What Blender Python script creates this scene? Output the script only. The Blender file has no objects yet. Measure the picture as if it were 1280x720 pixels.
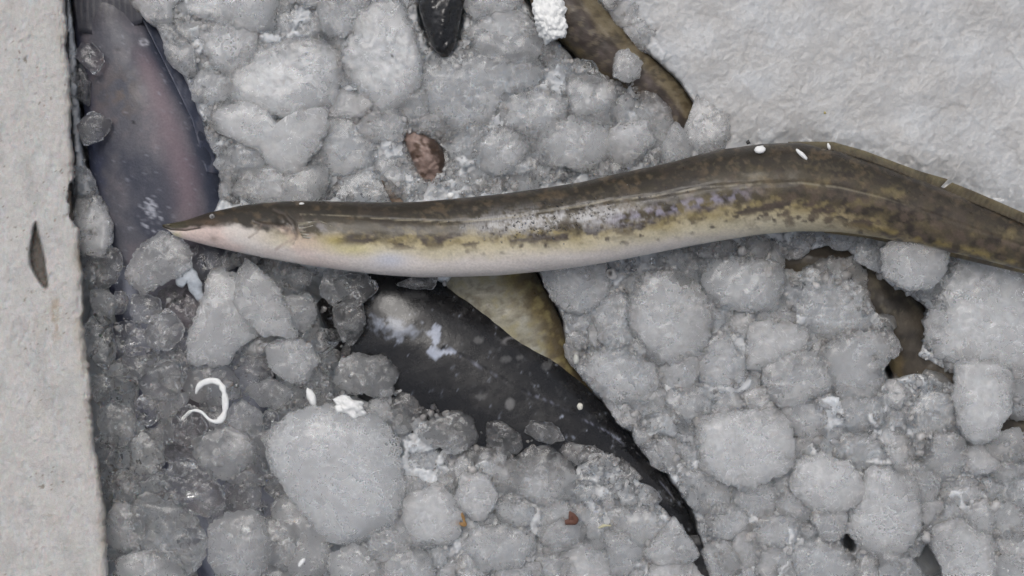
import bpy, bmesh, math, random
import numpy as np
from mathutils import Vector, Euler

# ------------------------------------------------------------------ camera, sky, sun, exposure
S = 0.0005            # metres per photo pixel on the plane z = 0
D = 1.30              # camera height above that plane
scn = bpy.context.scene
COL = scn.collection
cam_d = bpy.data.cameras.new('camera')
cam = bpy.data.objects.new('camera', cam_d)
COL.objects.link(cam)
cam.location = (0, 0, D)
cam.rotation_euler = (0, 0, 0)
cam_d.sensor_width = 36.0
cam_d.lens = 36.0 * D / (1280 * S)
cam_d.clip_start = 0.05
cam_d.clip_end = 60.0
cam_d.dof.use_dof = True
cam_d.dof.focus_distance = D - 0.02
cam_d.dof.aperture_fstop = 5.6
scn.camera = cam

SUN_EL, SUN_AZ = 66.0, 20.0       # degrees; azimuth measured from +y (top of the picture) towards -x
world = bpy.data.worlds.new('World')
scn.world = world
world.use_nodes = True
wn = world.node_tree
wn.nodes.clear()
sky = wn.nodes.new('ShaderNodeTexSky')
sky.sky_type = 'NISHITA'
sky.sun_disc = False
sky.sun_elevation = math.radians(SUN_EL)
sky.sun_rotation = math.radians(-SUN_AZ)
sky.dust_density = 4.0
hs = wn.nodes.new('ShaderNodeHueSaturation')
hs.inputs['Saturation'].default_value = 0.42
bgn = wn.nodes.new('ShaderNodeBackground')
bgn.inputs['Strength'].default_value = 0.116
wo = wn.nodes.new('ShaderNodeOutputWorld')
wn.links.new(sky.outputs[0], hs.inputs['Color'])
wn.links.new(hs.outputs[0], bgn.inputs['Color'])
wn.links.new(bgn.outputs[0], wo.inputs['Surface'])

sun_d = bpy.data.lights.new('sun', 'SUN')
sun_d.energy = 0.92
sun_d.angle = math.radians(25)
sun_d.color = (1.0, 0.975, 0.945)
sun = bpy.data.objects.new('sun', sun_d)
COL.objects.link(sun)
az, el = math.radians(SUN_AZ), math.radians(SUN_EL)
to_sun = Vector((-math.sin(az) * math.cos(el), math.cos(az) * math.cos(el), math.sin(el)))
sun.rotation_euler = to_sun.to_track_quat('Z', 'Y').to_euler()
sun.location = to_sun * 3

scn.view_settings.view_transform = 'Standard'
scn.view_settings.look = 'None'
scn.view_settings.gamma = 1.0
scn.view_settings.exposure = 0.0
scn.view_settings.use_curve_mapping = False
scn.render.engine = 'CYCLES'
cy = scn.cycles
cy.use_denoising = True
cy.use_adaptive_sampling = True
cy.adaptive_threshold = 0.03
cy.adaptive_min_samples = 24
cy.max_bounces = 40
cy.transmission_bounces = 24
cy.volume_bounces = 34
cy.diffuse_bounces = 4
cy.glossy_bounces = 4
cy.transparent_max_bounces = 8
cy.caustics_reflective = False
cy.caustics_refractive = True
cy.sample_clamp_indirect = 12.0

# ------------------------------------------------------------------ numpy helpers
rng = np.random.default_rng(7)
random.seed(7)

def P(px, py, zmm):
    """photo pixel at height z (mm) -> world"""
    z = np.asarray(zmm, dtype=np.float64) * 0.001
    k = (D - z) / D
    return np.stack(np.broadcast_arrays((np.asarray(px) - 640.0) * S * k, (360.0 - np.asarray(py)) * S * k, z), -1)

def lin(r, g, b):
    f = lambda c: ((c / 255 + 0.055) / 1.055) ** 2.4 if c > 10 else c / 255 / 12.92
    return np.array([f(r), f(g), f(b)])

def smooth(a, b, x):
    t = np.clip((x - a) / (b - a), 0, 1)
    return t * t * (3 - 2 * t)

def mix(a, b, t):
    t = np.asarray(t)[..., None]
    return a * (1 - t) + b * t

def _hash(i, j, k, seed):
    n = (i.astype(np.int64) * 374761393 + j.astype(np.int64) * 668265263 + k.astype(np.int64) * 1274126177 + seed * 974711) & 0xFFFFFFFF
    n = ((n ^ (n >> 13)) * 1274126177) & 0xFFFFFFFF
    n = ((n ^ (n >> 16)) * 2246822519) & 0xFFFFFFFF
    n = n ^ (n >> 15)
    return (n & 0xFFFFFF) / float(0xFFFFFF)

def vnoise(x, y, z=None, seed=0):
    """value noise in -1..1"""
    x = np.asarray(x, dtype=np.float64); y = np.asarray(y, dtype=np.float64)
    z = np.zeros_like(x) if z is None else np.asarray(z, dtype=np.float64)
    i, j, k = np.floor(x), np.floor(y), np.floor(z)
    fx, fy, fz = x - i, y - j, z - k
    fx, fy, fz = [f * f * f * (f * (f * 6 - 15) + 10) for f in (fx, fy, fz)]
    r = 0
    for a in (0, 1):
        for b in (0, 1):
            for c in (0, 1):
                w = (fx if a else 1 - fx) * (fy if b else 1 - fy) * (fz if c else 1 - fz)
                r = r + w * _hash(i + a, j + b, k + c, seed)
    return r * 2 - 1

def fbm(x, y, z=None, seed=0, octv=4, gain=0.5):
    r, amp, tot, f = 0, 1.0, 0.0, 1.0
    x = np.asarray(x, dtype=np.float64); y = np.asarray(y, dtype=np.float64)
    x, y = 0.87 * x - 0.493 * y, 0.493 * x + 0.87 * y
    for o in range(octv):
        r = r + amp * vnoise(x * f, y * f, None if z is None else z * f, seed + o * 17)
        x, y = 0.79 * x - 0.613 * y + 3.7, 0.613 * x + 0.79 * y - 1.9
        if z is not None: y, z = 0.86 * y - 0.51 * z, 0.51 * y + 0.86 * z
        tot += amp; amp *= gain; f *= 2.03
    return r / tot

def worley(x, y, seed=0):
    i, j = np.floor(x), np.floor(y)
    f1 = np.full(np.shape(x), 9.0); f2 = f1.copy(); cid = np.zeros(np.shape(x))
    z = np.zeros_like(i)
    for a in (-1, 0, 1):
        for b in (-1, 0, 1):
            ci, cj = i + a, j + b
            dx = ci + _hash(ci, cj, z, seed) - x
            dy = cj + _hash(ci, cj, z + 1, seed) - y
            d = np.sqrt(dx * dx + dy * dy)
            cl = d < f1
            f2 = np.where(cl, f1, np.minimum(f2, d))
            cid = np.where(cl, _hash(ci, cj, z + 2, seed), cid)
            f1 = np.where(cl, d, f1)
    return f1, f2, cid

def shards(x, y, seed=0, tilt=1.3):
    """broken-ice relief: every cell is a flat face with its own level and slope"""
    i, j = np.floor(x), np.floor(y)
    f1 = np.full(np.shape(x), 9.0); h = np.zeros(np.shape(x)); z = np.zeros_like(i)
    for a in (-1, 0, 1):
        for b in (-1, 0, 1):
            ci, cj = i + a, j + b
            dx = x - ci - _hash(ci, cj, z, seed); dy = y - cj - _hash(ci, cj, z + 1, seed)
            an = _hash(ci, cj, z + 3, seed) * math.pi; st = 1.0 + 0.9 * _hash(ci, cj, z + 4, seed)
            ca, sa = np.cos(an), np.sin(an)
            d = ((dx * ca + dy * sa) / st) ** 2 + ((dy * ca - dx * sa) * st) ** 2
            cl = d < f1
            hv = _hash(ci, cj, z + 2, seed) - 0.5 + tilt * ((_hash(ci, cj, z + 5, seed) - 0.5) * dx + (_hash(ci, cj, z + 6, seed) - 0.5) * dy)
            h = np.where(cl, hv, h); f1 = np.where(cl, d, f1)
    return h

def inpoly(px, py, poly):
    px = np.asarray(px); py = np.asarray(py)
    r = np.zeros(px.shape, bool)
    n = len(poly)
    for a in range(n):
        x1, y1 = poly[a]; x2, y2 = poly[(a + 1) % n]
        if y1 == y2: continue
        c = ((y1 > py) != (y2 > py)) & (px < (x2 - x1) * (py - y1) / (y2 - y1) + x1)
        r ^= c
    return r

def gblur(a, s):
    if s <= 0: return a
    n = int(3 * s) + 1
    k = np.exp(-0.5 * (np.arange(-n, n + 1) / s) ** 2); k /= k.sum()
    for ax in (0, 1):
        p = [(0, 0), (0, 0)]; p[ax] = (n, n)
        b = np.pad(a, p, mode='edge')
        a = sum(k[q] * np.take(b, range(q, q + a.shape[ax]), axis=ax) for q in range(2 * n + 1))
    return a

def mesh_np(name, V, F, attrs=None, mat=None, smooth_shade=True):
    """V (n,3), F (m,k) with k = 3 or 4; attrs: name -> (n,3) colour or (n,) float"""
    V = np.ascontiguousarray(V, dtype=np.float32); F = np.ascontiguousarray(F, dtype=np.int32)
    me = bpy.data.meshes.new(name)
    me.vertices.add(len(V)); me.vertices.foreach_set('co', V.ravel())
    k = F.shape[1]
    me.loops.add(F.size); me.loops.foreach_set('vertex_index', F.ravel())
    me.polygons.add(len(F)); me.polygons.foreach_set('loop_start', np.arange(0, F.size, k, dtype=np.int32))
    me.update(calc_edges=True)
    if smooth_shade:
        me.polygons.foreach_set('use_smooth', np.ones(len(F), bool))
    for an, av in (attrs or {}).items():
        av = np.asarray(av, dtype=np.float32)
        if av.ndim == 2:
            a = me.attributes.new(an, 'FLOAT_COLOR', 'POINT')
            a.data.foreach_set('color', np.concatenate([av, np.ones((len(av), 1), np.float32)], 1).ravel())
        else:
            a = me.attributes.new(an, 'FLOAT', 'POINT')
            a.data.foreach_set('value', av)
    if mat: me.materials.append(mat)
    me.validate()
    return me

def link(name, me, parent=None, loc=None):
    o = bpy.data.objects.new(name, me)
    COL.objects.link(o)
    if parent is not None: o.parent = parent
    if loc is not None: o.location = loc
    return o

def tag(o, label, cat=None, group=None, kind=None):
    if label: o['label'] = label
    if cat: o['category'] = cat
    if group: o['group'] = group
    if kind: o['kind'] = kind
    return o

def empty(name, loc):
    o = bpy.data.objects.new(name, None)
    o.empty_display_size = 0.01
    COL.objects.link(o); o.location = loc
    return o

def grid_faces(nu, nv, wrap_v=False):
    """vertex index = u * nv + v"""
    u = np.arange(nu - 1)[:, None]
    v = np.arange(nv if wrap_v else nv - 1)[None, :]
    v2 = (v + 1) % nv
    return np.stack([u * nv + v, u * nv + v2, (u + 1) * nv + v2, (u + 1) * nv + v], -1).reshape(-1, 4)

_ico = {}
def ico(sub):
    if sub not in _ico:
        bm = bmesh.new(); bmesh.ops.create_icosphere(bm, subdivisions=sub, radius=1.0)
        bm.verts.ensure_lookup_table()
        V = np.array([v.co[:] for v in bm.verts]); F = np.array([[v.index for v in f.verts] for f in bm.faces])
        bm.free(); _ico[sub] = (V, F)
    return _ico[sub]

# ------------------------------------------------------------------ materials
class NT:
    def __init__(self, name):
        self.m = bpy.data.materials.new(name); self.m.use_nodes = True
        self.t = self.m.node_tree; self.t.nodes.clear()
        self.out = self.t.nodes.new('ShaderNodeOutputMaterial')
    def n(self, typ, **kw):
        nd = self.t.nodes.new(typ)
        for k, v in kw.items():
            if k.startswith('_'): setattr(nd, k[1:], v)
            else: self.set(nd.inputs[k.replace('__', ' ')], v)
        return nd
    def set(self, sock, v):
        if isinstance(v, bpy.types.NodeSocket): self.t.links.new(v, sock)
        else: sock.default_value = v
    def math(self, op, a, b=None, c=None, clamp=False):
        nd = self.t.nodes.new('ShaderNodeMath'); nd.operation = op; nd.use_clamp = clamp
        for i, v in enumerate((a, b, c)):
            if v is not None: self.set(nd.inputs[i], v)
        return nd.outputs[0]
    def mapr(self, v, a, b, c=0.0, d=1.0, sm=True):
        nd = self.t.nodes.new('ShaderNodeMapRange')
        if sm: nd.interpolation_type = 'SMOOTHSTEP'
        self.set(nd.inputs[0], v)
        for i, q in enumerate((a, b, c, d)): self.set(nd.inputs[i + 1], q)
        return nd.outputs[0]
    def mixc(self, f, a, b):
        nd = self.t.nodes.new('ShaderNodeMix'); nd.data_type = 'RGBA'
        self.set(nd.inputs[0], f)
        self.set(nd.inputs[6], a if not isinstance(a, tuple) else (*a, 1)); self.set(nd.inputs[7], b if not isinstance(b, tuple) else (*b, 1))
        return nd.outputs[2]
    def noise(self, vec, scale, detail=3, rough=0.55, dist=0.0):
        nd = self.n('ShaderNodeTexNoise', Scale=scale, Detail=detail, Roughness=rough, Distortion=dist)
        if vec is not None: self.t.links.new(vec, nd.inputs['Vector'])
        return nd.outputs[0]
    def voro(self, vec, scale, feature='F1', out='Distance', smoothness=0.5):
        nd = self.n('ShaderNodeTexVoronoi', _feature=feature, Scale=scale)
        if feature == 'SMOOTH_F1': nd.inputs['Smoothness'].default_value = smoothness
        if vec is not None: self.t.links.new(vec, nd.inputs['Vector'])
        return nd.outputs[out]
    def bump(self, h, dist, strength=1.0, normal=None):
        nd = self.n('ShaderNodeBump', Distance=dist, Strength=strength, Height=h)
        if normal is not None: self.t.links.new(normal, nd.inputs['Normal'])
        return nd.outputs[0]
    def attr(self, name, typ='GEOMETRY', out='Fac'):
        nd = self.n('ShaderNodeAttribute'); nd.attribute_type = typ; nd.attribute_name = name
        return nd.outputs[out]

def ice_material(name, density, frost, rough, mesh_attr=False, bump=0.3, packed=False):
    """clear ice with an even haze of air bubbles inside, mixed with milky bubble-filled ice"""
    n = NT(name)
    frost0 = frost
    geo = n.n('ShaderNodeNewGeometry')
    pos = geo.outputs['Position']
    big = n.noise(pos, 60, 3, 0.55)
    mid = n.noise(pos, 190, 4, 0.6)
    fine = n.noise(pos, 800, 3, 0.6)
    cryst = n.voro(pos, 330)
    line = n.noise(pos, 85, 3, 0.55, 0.6)
    vein = n.math('MULTIPLY', n.mapr(n.math('ABSOLUTE', n.math('SUBTRACT', line, 0.5)), 0.012, 0.0), n.mapr(mid, 0.42, 0.58))
    if mesh_attr and not packed:
        frost = n.math('ADD', frost, n.mapr(geo.outputs['Random Per Island'], 0.0, 1.0, -0.15, 0.35, sm=False))
    m = n.math('ADD', frost, n.math('MULTIPLY', n.math('SUBTRACT', big, 0.5), 0.7 if packed else 0.6))
    m = n.math('ADD', m, n.math('MULTIPLY', n.math('SUBTRACT', mid, 0.5), 0.5 if packed else 0.35))
    m = n.math('ADD', m, n.math('MULTIPLY', n.math('SUBTRACT', fine, 0.5), 0.12))
    if not packed:         # hairline cracks and bubble trails
        m = n.math('ADD', m, n.math('MULTIPLY', vein, max(0.0, 0.5 - frost0)))
    if not mesh_attr:      # whiter milk painted on the sides, like light caught in the rims
        a_, b_ = (0.05, 0.70) if frost0 < 0.06 else (-0.10, 0.25)      # clear lumps: bright frosty rims painted in; milky lumps: clear melted rims
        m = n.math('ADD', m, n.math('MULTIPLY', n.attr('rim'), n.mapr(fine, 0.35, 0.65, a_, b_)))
    milk = n.math('MULTIPLY', m, 1.0, clamp=True)
    h = n.math('ADD', n.math('MULTIPLY', mid, 2.0), n.math('MULTIPLY', cryst, 0.25))
    h = n.math('ADD', h, n.math('MULTIPLY', fine, 0.10 if packed else 0.04))
    bmp = n.bump(h, 0.0014, bump)
    bmp2 = n.bump(h, 0.0014, min(1.0, bump * 1.3))
    warm = n.attr('warm') if mesh_attr else n.attr('warm', 'OBJECT')
    fc = n.mixc(warm, (0.885, 0.905, 0.93), (0.87, 0.855, 0.825))
    fro = n.n('ShaderNodeBsdfPrincipled', Base__Color=fc, Roughness=n.mapr(mid, 0.35, 0.65, 0.08, 0.30), IOR=1.31)
    fro.inputs['Subsurface Weight'].default_value = 1.0
    fro.inputs['Subsurface Radius'].default_value = (0.9, 1.0, 1.1)
    fro.inputs['Subsurface Scale'].default_value = 0.009 if packed else 0.022
    n.set(fro.inputs['Normal'], bmp2)
    if packed:
        wet = n.mixc(n.mapr(m, -0.1, 0.8, 0.0, 1.0), n.mixc(warm, (0.58, 0.60, 0.62), (0.42, 0.415, 0.41)), n.mixc(warm, (0.64, 0.66, 0.68), (0.56, 0.55, 0.535)))
        n.set(fro.inputs['Base Color'], wet)
        n.t.links.new(fro.outputs[0], n.out.inputs['Surface'])
        return n.m
    glass = n.n('ShaderNodeBsdfPrincipled', Base__Color=(1, 1, 1, 1), Roughness=rough, IOR=1.31)
    glass.inputs['Transmission Weight'].default_value = 1.0
    n.set(glass.inputs['Normal'], bmp)
    mm = n.n('ShaderNodeMixShader', Fac=milk)
    n.t.links.new(glass.outputs[0], mm.inputs[1]); n.t.links.new(fro.outputs[0], mm.inputs[2])
    n.t.links.new(mm.outputs[0], n.out.inputs['Surface'])
    if density <= 0: return n.m
    vs = n.n('ShaderNodeVolumeScatter', Color=(0.9986, 0.9995, 1.0, 1), Density=density)
    vs.inputs['Anisotropy'].default_value = 0.2
    n.t.links.new(vs.outputs[0], n.out.inputs['Volume'])
    return n.m

ICE_LEVELS = [   # (clearness at least, material)
    (0.82, ice_material('ice_clear', 4, 0.01, 0.01, bump=0.16)),
    (0.60, ice_material('ice_translucent', 24, 0.03, 0.02, bump=0.18)),
    (0.38, ice_material('ice_cloudy', 90, 0.07, 0.04, bump=0.14)),
    (0.18, ice_material('ice_milky', 180, 0.10, 0.06, bump=0.14)),
    (-1.0, ice_material('ice_white', 320, 0.15, 0.08, bump=0.13)),
]
def ice_level(c):
    return next(m for t, m in ICE_LEVELS if c >= t)
MAT_BED = ice_material('ice_bed', 0, 0.42, 0.2, True, bump=0.35, packed=True)
MAT_GRAN = ice_material('ice_grain', 0, 0.14, 0.03, True, bump=0.15)
MAT_GRAN_W = ice_material('ice_grain_frosted', 0, 0.55, 0.1, True, bump=0.2)

def skin_material(name, rough=0.32, coat=0.25, bump_scale=900, bump_d=0.0004, spec=0.5, sss=0.0, scale_pat=0.0):
    n = NT(name)
    pos = n.n('ShaderNodeNewGeometry').outputs['Position']
    col = n.attr('col', out='Color')
    f = n.noise(pos, bump_scale, 4, 0.6)
    g = n.noise(pos, 180, 3, 0.6)
    v = n.mapr(f, 0.25, 0.75, 0.88, 1.10)
    mul = n.n('ShaderNodeVectorMath', _operation='MULTIPLY')
    n.set(mul.inputs[0], col)
    comb = n.n('ShaderNodeCombineXYZ', X=v, Y=v, Z=v)
    n.set(mul.inputs[1], comb.outputs[0])
    hh = n.math('ADD', n.math('MULTIPLY', f, 0.6), n.math('MULTIPLY', g, 1.2))
    if scale_pat:
        hh = n.math('ADD', hh, n.math('MULTIPLY', n.voro(pos, 900), scale_pat))
    b = n.n('ShaderNodeBsdfPrincipled', Base__Color=mul.outputs[0], IOR=1.38)
    wet = n.attr('wet')
    r = n.mapr(n.noise(pos, 120, 4, 0.65), 0.3, 0.7, rough * 0.75, rough * 1.35)
    n.set(b.inputs['Roughness'], r)
    b.inputs['Specular IOR Level'].default_value = spec
    b.inputs['Coat Weight'].default_value = coat
    b.inputs['Coat Roughness'].default_value = 0.18
    if sss:
        b.inputs['Subsurface Weight'].default_value = sss
        b.inputs['Subsurface Radius'].default_value = (1.0, 0.7, 0.5)
        b.inputs['Subsurface Scale'].default_value = 0.002
    n.set(b.inputs['Normal'], n.bump(hh, bump_d, 0.6))
    n.t.links.new(b.outputs[0], n.out.inputs['Surface'])
    return n.m

def plain(name, colr, rough=0.5, bump_scale=800, bump_d=0.0004, sss=0.0, trans=0.0, var=0.15, spec=0.5):
    n = NT(name)
    pos = n.n('ShaderNodeNewGeometry').outputs['Position']
    f = n.noise(pos, bump_scale, 4, 0.6)
    lo = tuple(c * (1 - var) for c in colr); hi = tuple(min(1, c * (1 + var)) for c in colr)
    b = n.n('ShaderNodeBsdfPrincipled', Base__Color=n.mixc(n.mapr(f, 0.3, 0.7), lo, hi), Roughness=rough)
    b.inputs['Specular IOR Level'].default_value = spec
    b.inputs['Transmission Weight'].default_value = trans
    if sss:
        b.inputs['Subsurface Weight'].default_value = sss
        b.inputs['Subsurface Scale'].default_value = 0.003
        b.inputs['Subsurface Radius'].default_value = (1, 1, 1)
    n.set(b.inputs['Normal'], n.bump(f, bump_d, 0.7))
    n.t.links.new(b.outputs[0], n.out.inputs['Surface'])
    return n.m

# ------------------------------------------------------------------ keep-out outlines of the fish (photo px)
eel_top = [(203, 281), (208, 280), (230, 276), (260, 266), (300, 257), (340, 252), (380, 251), (430, 252), (480, 253), (530, 252), (580, 247), (630, 242),
           (680, 235), (730, 227), (780, 215), (830, 205), (870, 194), (900, 187), (950, 180), (1000, 178), (1050, 188), (1100, 204), (1150, 223),
           (1200, 243), (1250, 264), (1280, 277), (1340, 300), (1420, 325), (1500, 340)]
eel_bot = [(203, 284), (212, 288), (216, 294), (230, 299), (260, 307), (300, 316), (340, 324), (380, 331), (430, 338), (480, 344), (530, 347), (580, 346), (630, 344),
           (680, 339), (730, 333), (780, 324), (830, 314), (870, 306), (900, 301), (950, 293), (1000, 289), (1050, 290), (1100, 297), (1150, 307),
           (1200, 318), (1250, 330), (1280, 338), (1340, 352), (1420, 366), (1500, 374)]
K_EEL = [(203, 281), (260, 266), (340, 252), (530, 252), (680, 235), (830, 205), (950, 180), (1010, 175), (1100, 194), (1200, 231), (1300, 268), (1500, 330), (1500, 376),
         (1280, 338), (1150, 307), (1050, 290), (950, 293), (830, 314), (680, 339), (530, 347), (380, 331), (260, 307), (212, 290)]
K_BLACK = [(440, 352), (470, 345), (520, 350), (560, 358), (620, 385), (680, 430), (735, 485), (790, 545), (832, 592), (862, 635), (880, 690), (868, 690), (845, 655),
           (812, 610), (770, 565), (700, 552), (640, 530), (560, 512), (505, 482), (470, 450), (448, 420)]
K_YELLOW = [(570, 340), (672, 340), (690, 375), (703, 400), (705, 440), (722, 470), (745, 500), (690, 440), (620, 385), (560, 358)]
K_CAT = [(86, -60), (165, -60), (165, 0), (185, 20), (225, 90), (268, 192), (276, 240), (262, 272), (205, 282), (182, 322), (150, 318), (122, 250), (105, 190), (95, 50)]
K_BROWN = [(655, -60), (740, -60), (748, 0), (790, 50), (850, 108), (868, 135), (858, 160), (840, 152), (815, 118), (790, 100), (720, 78), (690, 50), (655, 0)]
K_GAP = [(972, 325), (1045, 308), (1075, 330), (1112, 358), (1160, 385), (1152, 420), (1142, 448), (1128, 432), (1105, 400), (1078, 352), (1040, 328), (985, 340)]
K_GAP2 = [(1128, 440), (1150, 450), (1205, 475), (1200, 482), (1150, 460), (1110, 475), (1102, 455)]
K_GAP3 = [(1258, 520), (1290, 518), (1290, 560), (1265, 548), (1250, 538)]
K_PINK = [(506, 170), (530, 168), (556, 192), (540, 222), (518, 205)]
K_TIP = [(522, -40), (586, -40), (579, 10), (572, 50), (556, 72), (540, 60), (524, 20)]
K_H1 = [(363, 354), (385, 351), (417, 370), (412, 384), (390, 370)]
K_H2 = [(400, 390), (419, 393), (417, 416), (401, 413)]
K_H3 = [(222, 722), (236, 700), (249, 668), (254, 642), (263, 642), (260, 678), (266, 722)]
K_H4 = [(1138, 700), (1160, 676), (1172, 700), (1184, 712), (1150, 726)]
K_H5 = [(862, 702), (884, 694), (889, 722), (868, 724)]
K_H6 = [(1056, 664), (1070, 668), (1068, 688), (1054, 680)]
K_H7 = [(202, 556), (210, 560), (212, 582), (206, 584)]
KEEP = [K_H1, K_H2, K_H3, K_H4, K_H5, K_H6, K_H7, K_EEL, K_BLACK, K_YELLOW, K_CAT, K_BROWN, K_GAP, K_GAP2, K_GAP3, K_PINK, K_TIP]
# the loose glassy corner where only thin ice covers the dark fish below
Z_LEFT = [(100, 320), (150, 320), (205, 290), (300, 320), (380, 338), (450, 352), (450, 400), (470, 450), (470, 490), (400, 500), (345, 530), (340, 600), (400, 670), (440, 690), (430, 860), (120, 860)]
Z_SLUSH = [(745, -200), (795, 45), (855, 108), (880, 165), (830, 200), (950, 178), (1010, 174), (1200, 230), (1290, 262), (1700, 380), (1700, -200)]

# ------------------------------------------------------------------ bed of crushed ice (one height field with thickness)
GS = 1.8
GX = np.arange(-30, 1420, GS); GY = np.arange(-90, 810, GS)
gx, gy = np.meshgrid(GX, GY, indexing='ij')
wob = 7.0
wx = gx + wob * fbm(gx / 22, gy / 22, seed=3, octv=3); wy = gy + wob * fbm(gx / 22, gy / 22, seed=9, octv=3)
slush = gblur(inpoly(gx + 2.4 * (wx - gx), gy + 2.4 * (wy - gy), Z_SLUSH).astype(float), 10)
leftz = gblur(inpoly(wx, wy, Z_LEFT).astype(float), 5)
keep = np.zeros_like(gx)
for k in [q for q in KEEP if q is not K_EEL]:
    keep = np.maximum(keep, inpoly(gx + 0.45 * (wx - gx), gy + 0.45 * (wy - gy), k))
keep = gblur(keep.astype(float), 1.3)
f1, f2, cid = worley(gx / 26 + 0.4 * fbm(gx / 30, gy / 30, seed=5), gy / 26 + 0.4 * fbm(gx / 30, gy / 30, seed=6), seed=11)
f1b, f2b, cidb = worley(gx / 9.5 + 0.3 * fbm(gx / 9, gy / 9, seed=25), gy / 9.5, seed=12)
lump = (np.clip(f2 - f1, 0, 0.5) / 0.5) ** 0.6 * 2.0 + cid * 3.0
small = (np.clip(f2b - f1b, 0, 0.5) / 0.5) ** 0.7 * 1.5 + cidb * 1.6
rough_h = fbm(gx / 60, gy / 60, seed=21, octv=3) * 4.0 + fbm(gx / 7, gy / 7, seed=31, octv=4) * 1.3
sx_, sy_ = gx + 5 * fbm(gx / 30, gy / 30, seed=71, octv=3), gy + 5 * fbm(gx / 30, gy / 30, seed=72, octv=3)
sh1 = shards(sx_ / 34, sy_ / 34, 73); sh2 = shards(sx_ / 15, sy_ / 15, 74); sh3 = shards(sx_ / 7.5, sy_ / 7.5, 75)
bed = 1.5 + 4.2 * sh1 + 2.8 * sh2 + 1.3 * sh3 + 0.7 * rough_h
fw1, fw2, fwc = worley(gx / 58 + 0.5 * fbm(gx / 40, gy / 40, seed=15), gy / 44 + 0.5 * fbm(gx / 40, gy / 40, seed=16), seed=17)
bed_s = 10.0 + (np.clip(fw2 - fw1, 0, 0.35) / 0.35) ** 0.5 * 0.25 + fwc * 0.9 + 0.35 * sh1 + 0.3 * sh2 + 0.3 * sh3 + fbm(gx / 45, gy / 45, seed=41, octv=4) * 1.7 + fbm(gx / 6, gy / 6, seed=43, octv=4) * 0.18
bed = bed * (1 - slush) + bed_s * slush
bed = bed * (1 - leftz) + leftz * (-36.0 + 5 * sh1 + 3 * sh2)
bed = bed + smooth(110, 240, gy) * 0 - keep * (bed + 46.0)
wallx = np.interp(gy, [-200, 0, 100, 200, 300, 400, 500, 600, 720, 900], [76, 80, 83, 91, 96, 100, 110, 121, 133, 150])
bed = np.where(gx < wallx + 4, np.minimum(bed, -10), bed)

def bed_at(px, py):
    i = int(np.clip((px - GX[0]) / GS, 0, len(GX) - 1)); j = int(np.clip((py - GY[0]) / GS, 0, len(GY) - 1))
    return float(bed[i, j])

V = P(gx.ravel(), gy.ravel(), bed.ravel())
nu, nv = gx.shape
F = grid_faces(nu, nv)[:, ::-1]
# skirt and underside so the mass is closed
rim = np.concatenate([np.arange(nv), (np.arange(1, nu)) * nv + nv - 1, (nu - 1) * nv + np.arange(nv - 2, -1, -1), np.arange(nu - 2, 0, -1) * nv])
lowv = V[rim].copy(); lowv[:, 2] = -0.055
base = len(V)
m_ = len(rim)
sk = np.stack([rim, np.roll(rim, -1), base + (np.arange(m_) + 1) % m_, base + np.arange(m_)], -1)
bot = P(np.array([GX[0], GX[0], GX[-1], GX[-1]]), np.array([GY[0], GY[-1], GY[-1], GY[0]]), np.full(4, -55.0))
Vall = np.concatenate([V, lowv, [[0.0, 0.0, -0.055]]])
warm_b = np.concatenate([np.clip(slush * (0.8 + 0.5 * fbm(gx / 48, gy / 40, seed=78, octv=5)), 0, 1).ravel(), np.zeros(m_ + 1)])
Q = np.concatenate([F, sk])
fan = np.stack([np.full(m_, base + m_), base + (np.arange(m_) + 1) % m_, base + np.arange(m_)], -1)[:, ::-1]
me = mesh_np('crushed_ice_bed', Vall, np.concatenate([Q[:, [0, 1, 2]], Q[:, [0, 2, 3]], fan]), {'warm': warm_b}, MAT_BED)
bm = bmesh.new(); bm.from_mesh(me); bmesh.ops.recalc_face_normals(bm, faces=bm.faces); bm.to_mesh(me); bm.free()
tag(link('crushed_ice_bed', me), 'packed grey-white crushed ice filling the foam box under the fish', 'crushed ice', kind='stuff')

# wet bottom of the box under the ice
bw = np.array([(-0.50, -0.42, -0.058), (0.62, -0.42, -0.058), (0.62, 0.42, -0.058), (-0.50, 0.42, -0.058)])
me = mesh_np('meltwater', bw, np.array([[0, 1, 2, 3]]), None, plain('dirty_meltwater', (0.035, 0.036, 0.04), 0.12, 60, 0.0005))
tag(link('meltwater', me), 'dark meltwater on the bottom of the foam box', 'water', kind='structure')

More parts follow.
